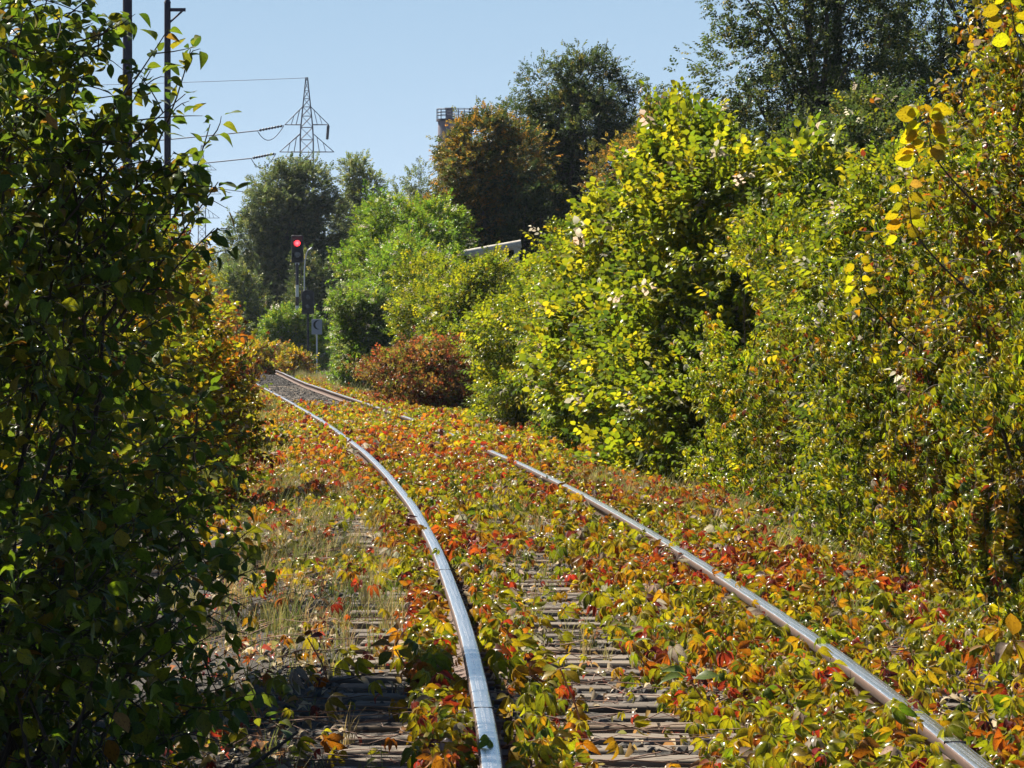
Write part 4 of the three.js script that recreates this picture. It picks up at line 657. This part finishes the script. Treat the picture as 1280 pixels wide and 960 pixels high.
// ---------------------------------------------------------------- pipe over the bushes
{
  const d = 176, k = d / FOCAL, at = (px, py) => V((px - 640) * k, 1.3 + (424 - py) * k, -d), a = at(579, 318), b = at(645, 306), gy = groundY(a.x, d), o = V((a.x + b.x) / 2, gy, -d), g = thing('concrete_pipe', 'pale concrete pipe held up above the bushes, sloping gently', 'pipe', [o.x, o.y, o.z]);
  const p = a.clone().sub(o), q = b.clone().sub(o), far = q.clone().add(q.clone().sub(p).multiplyScalar(0.1));
  mesh('barrel', tube([p, p.clone().lerp(far, 0.33), p.clone().lerp(far, 0.66), far], [0.125, 0.125, 0.125, 0.125], 18), M.concrete, g);
  mesh('end_ring', new THREE.TorusGeometry(0.115, 0.022, 10, 22).rotateY(Math.PI / 2).rotateZ(0.18).translate(p.x, p.y, p.z), M.concrete, g);
  for (const t of [0.5, 0.92]) { const c = p.clone().lerp(far, t); mesh('support', merge([box(0.16, c.y - 0.12, 0.16, c.x, (c.y - 0.12) / 2, 0), box(0.24, 0.06, 0.2, c.x, c.y - 0.13, 0)]), M.concrete, g); }
}
// ---------------------------------------------------------------- two dark posts behind the shaded shrub
for (const [px, top, w, label] of [[159.5, -12, 12.5, 'thicker dark post seen through the top of the shaded shrub'], [209.5, 4, 8.5, 'thinner dark post with a short bracket right of the thicker one']]) {
  const d = 88, k = d / FOCAL, g = thing('utility_post', label, 'post', [(px - 640) * k, groundY(-5.5, d), -d]), h = 1.3 + (424 - top) * k - g.position.y, r = w * k / 2;
  mesh('shaft', cyl(r * 1.15, r * 0.95, h, 14), M.post, g); mesh('cap', cyl(r * 1.1, r * 0.7, 0.05, 14, 0, h, 0), M.post, g);
  if (top > 0) mesh('bracket', merge([box(0.3, 0.05, 0.05, 0.12, h - 0.1, 0), bar([0.02, h - 0.3, 0], [0.22, h - 0.12, 0], 0.015)]), M.post, g);
}
// ---------------------------------------------------------------- round tower behind the golden brown tree
{
  const d = 560, k = d / FOCAL, g = thing('round_tower', 'round grey tower with a railed platform and small cabin on top', 'tower', [(569 - 640) * k, groundY(-5, d), -d]), R = 21.5 * k, H = 1.3 + (424 - 152) * k - g.position.y;
  mesh('shaft', new THREE.CylinderGeometry(R, R * 1.12, H, 40).translate(0, H / 2, 0), M.tower, g);
  mesh('platform', cyl(R * 1.1, R * 1.1, 3.2 * k, 40, 0, H, 0), M.post, g);
  const y = H + 3.2 * k, R2 = R * 1.07, hh = 12.5 * k;
  for (const t of [0.38, 0.68, 1]) mesh('rail', new THREE.TorusGeometry(R2, 0.035, 6, 48).rotateX(Math.PI / 2).translate(0, y + hh * t, 0), M.lattice, g);
  for (let i = 0; i < 18; i++) { const a = i / 18 * 6.283; mesh('post', cyl(0.035, 0.035, hh, 6, Math.cos(a) * R2, y, Math.sin(a) * R2), M.lattice, g); }
  mesh('cabin', merge([box(9 * k, 12.5 * k, 9 * k, -7.5 * k, y + 6.2 * k, 0), box(11 * k, 1.6 * k, 11 * k, -7.5 * k, y + 13.2 * k, 0)]), M.tower, g);
}
// ---------------------------------------------------------------- pylons and wires
function pylon(label, x, d, H, arms, s, group) {
  const g = thing('lattice_pylon', label, 'pylon', [x, groundY(x, d), -d], group), body = [], r = 0.05 * s, half = y => y > H * 0.8 ? lerp(0.68, 0.1, (y - H * 0.8) / (H * 0.2)) * s : (y > H * 0.55 ? 0.68 : lerp(1.7, 0.68, y / (H * 0.55))) * s;
  const lv = [0]; for (let y = 0; y < H * 0.985;) { y += Math.max(0.9, half(y) * 1.9); lv.push(Math.min(y, H)); }
  const C = [[-1, -1], [1, -1], [1, 1], [-1, 1]];
  for (let i = 1; i < lv.length; i++) {
    const a = lv[i - 1], b = lv[i], ha = half(a), hb = half(b);
    C.forEach(([cx, cz], j) => { const [ex, ez] = C[(j + 1) % 4]; body.push(bar([cx * ha, a, cz * ha], [cx * hb, b, cz * hb], r)); body.push(bar([cx * ha, a, cz * ha], [ex * hb, b, ez * hb], r * 0.55)); body.push(bar([ex * ha, a, ez * ha], [cx * hb, b, cz * hb], r * 0.55)); body.push(bar([cx * hb, b, cz * hb], [ex * hb, b, ez * hb], r * 0.5)); });
  }
  mesh('lattice_body', merge(body), M.lattice, g);
  for (const [y, L] of arms) for (const side of [-1, 1]) {
    const h = half(y), rise = 1.9 * s, list = [], tip = [side * L, y, 0];
    for (const z of [-1, 1]) { list.push(bar([side * h, y, z * h], tip, r * 0.9)); list.push(bar([side * half(y + rise), y + rise, z * half(y + rise)], tip, r * 0.8)); for (const t of [0.3, 0.6]) list.push(bar([lerp(side * h, side * L, t), y, z * h * (1 - t)], [lerp(side * half(y + rise), side * L, t - 0.12), lerp(y + rise, y, t - 0.12), z * h * (1 - t)], r * 0.5)); }
    mesh('crossarm', merge(list), M.lattice, g);
  }
  return g;
}
{
  const d = 650, k = d / FOCAL, X = (383.5 - 640) * k, Y = py => 1.3 + (424 - py) * k, gy = groundY(X, d), arm = Y(156) - gy, arm2 = Y(190) - gy;
  const p1 = pylon('lattice power pylon standing behind the grey green trees', X, d, Y(97) - gy, [[arm, 27.5 * k], [arm2, 34 * k]], 1.05);
  const X2 = (252.5 - 640) * 1000 / FOCAL, Y2 = py => 1.3 + (424 - py) * 1000 / FOCAL; pylon('smaller distant lattice pylon beside the shaded shrub', X2, 1000, Y2(176), [[Y2(240), 24 * 1000 / FOCAL], [Y2(270), 22 * 1000 / FOCAL], [Y2(210), 18 * 1000 / FOCAL]], 0.9);
  const p3 = p1.clone(); p3.name = numbered('lattice_pylon'); p3.position.set(X - 130, gy, -660); tag(p3, 'lattice pylon out of view to which the wires on the left run', 'pylon'); scene.add(p3);
  const string = (a, b) => { const n = 9, list = [bar(a.toArray(), b.toArray(), 0.03)]; for (let i = 1; i < n; i++) { const c = a.clone().lerp(b, i / n); list.push(new THREE.SphereGeometry(0.17, 8, 6).scale(1, 0.9, 0.9).translate(c.x, c.y, c.z)); } return merge(list); };
  const hang = (label, a, b, sag, r = 0.05) => { const pts = []; for (let i = 0; i <= 40; i++) { const t = i / 40; pts.push(a.clone().lerp(b, t).add(V(0, -sag * 4 * t * (1 - t), 0))); } tag(mesh('power_wire', tube(pts, Array(41).fill(r), 5), M.wire, scene), label, 'wire', 'overhead wires'); };
  for (const [name, py0, px1, py1, px2, py2, len] of [['upper', 157, 322, 163.5, 355, 157, 0], ['lower', 190.5, 314, 198, 345, 192, 0]]) {
    const P = (px, py) => V((px - 640) * k, Y(py), -d), tip = P(px2, py2), end = P(px1, py1);
    mesh('insulator', string(tip.clone().sub(p1.position), end.clone().sub(p1.position)), M.insulator, p1);
    hang(`${name} power wire running from the nearer pylon to the picture's shrub side`, end, V(X - 130, end.y + 0.6, -660), 3.4, 0.07);
    const j = []; for (let i = 0; i <= 16; i++) { const t = i / 16; j.push(end.clone().lerp(tip, t).add(V(0, -1.5 * 4 * t * (1 - t) * (1 - 0.3 * t), 0)).sub(p1.position)); } mesh('jumper_loop', tube(j, Array(17).fill(0.045), 5), M.wire, p1);
  }
  mesh('insulator', string(V(27 * k, arm, 0), V(25.5 * k, arm - 19 * k, 0)), M.insulator, p1);
  hang('thin earth wire running from the tip of the nearer pylon', V(X, Y(97.5), -d), V(X - 130, Y(97.5), -660), 1.2, 0.03);
  hang('wire from the distant pylon running behind the grey green tree', V(X2 + 3, Y2(236), -1000), V(X2 + 90, Y2(230), -1010), 3, 0.07);
}
scene.fog = new THREE.FogExp2(new THREE.Color().setRGB(0.75, 0.85, 1), 0.00006);
renderer.render(scene, camera);
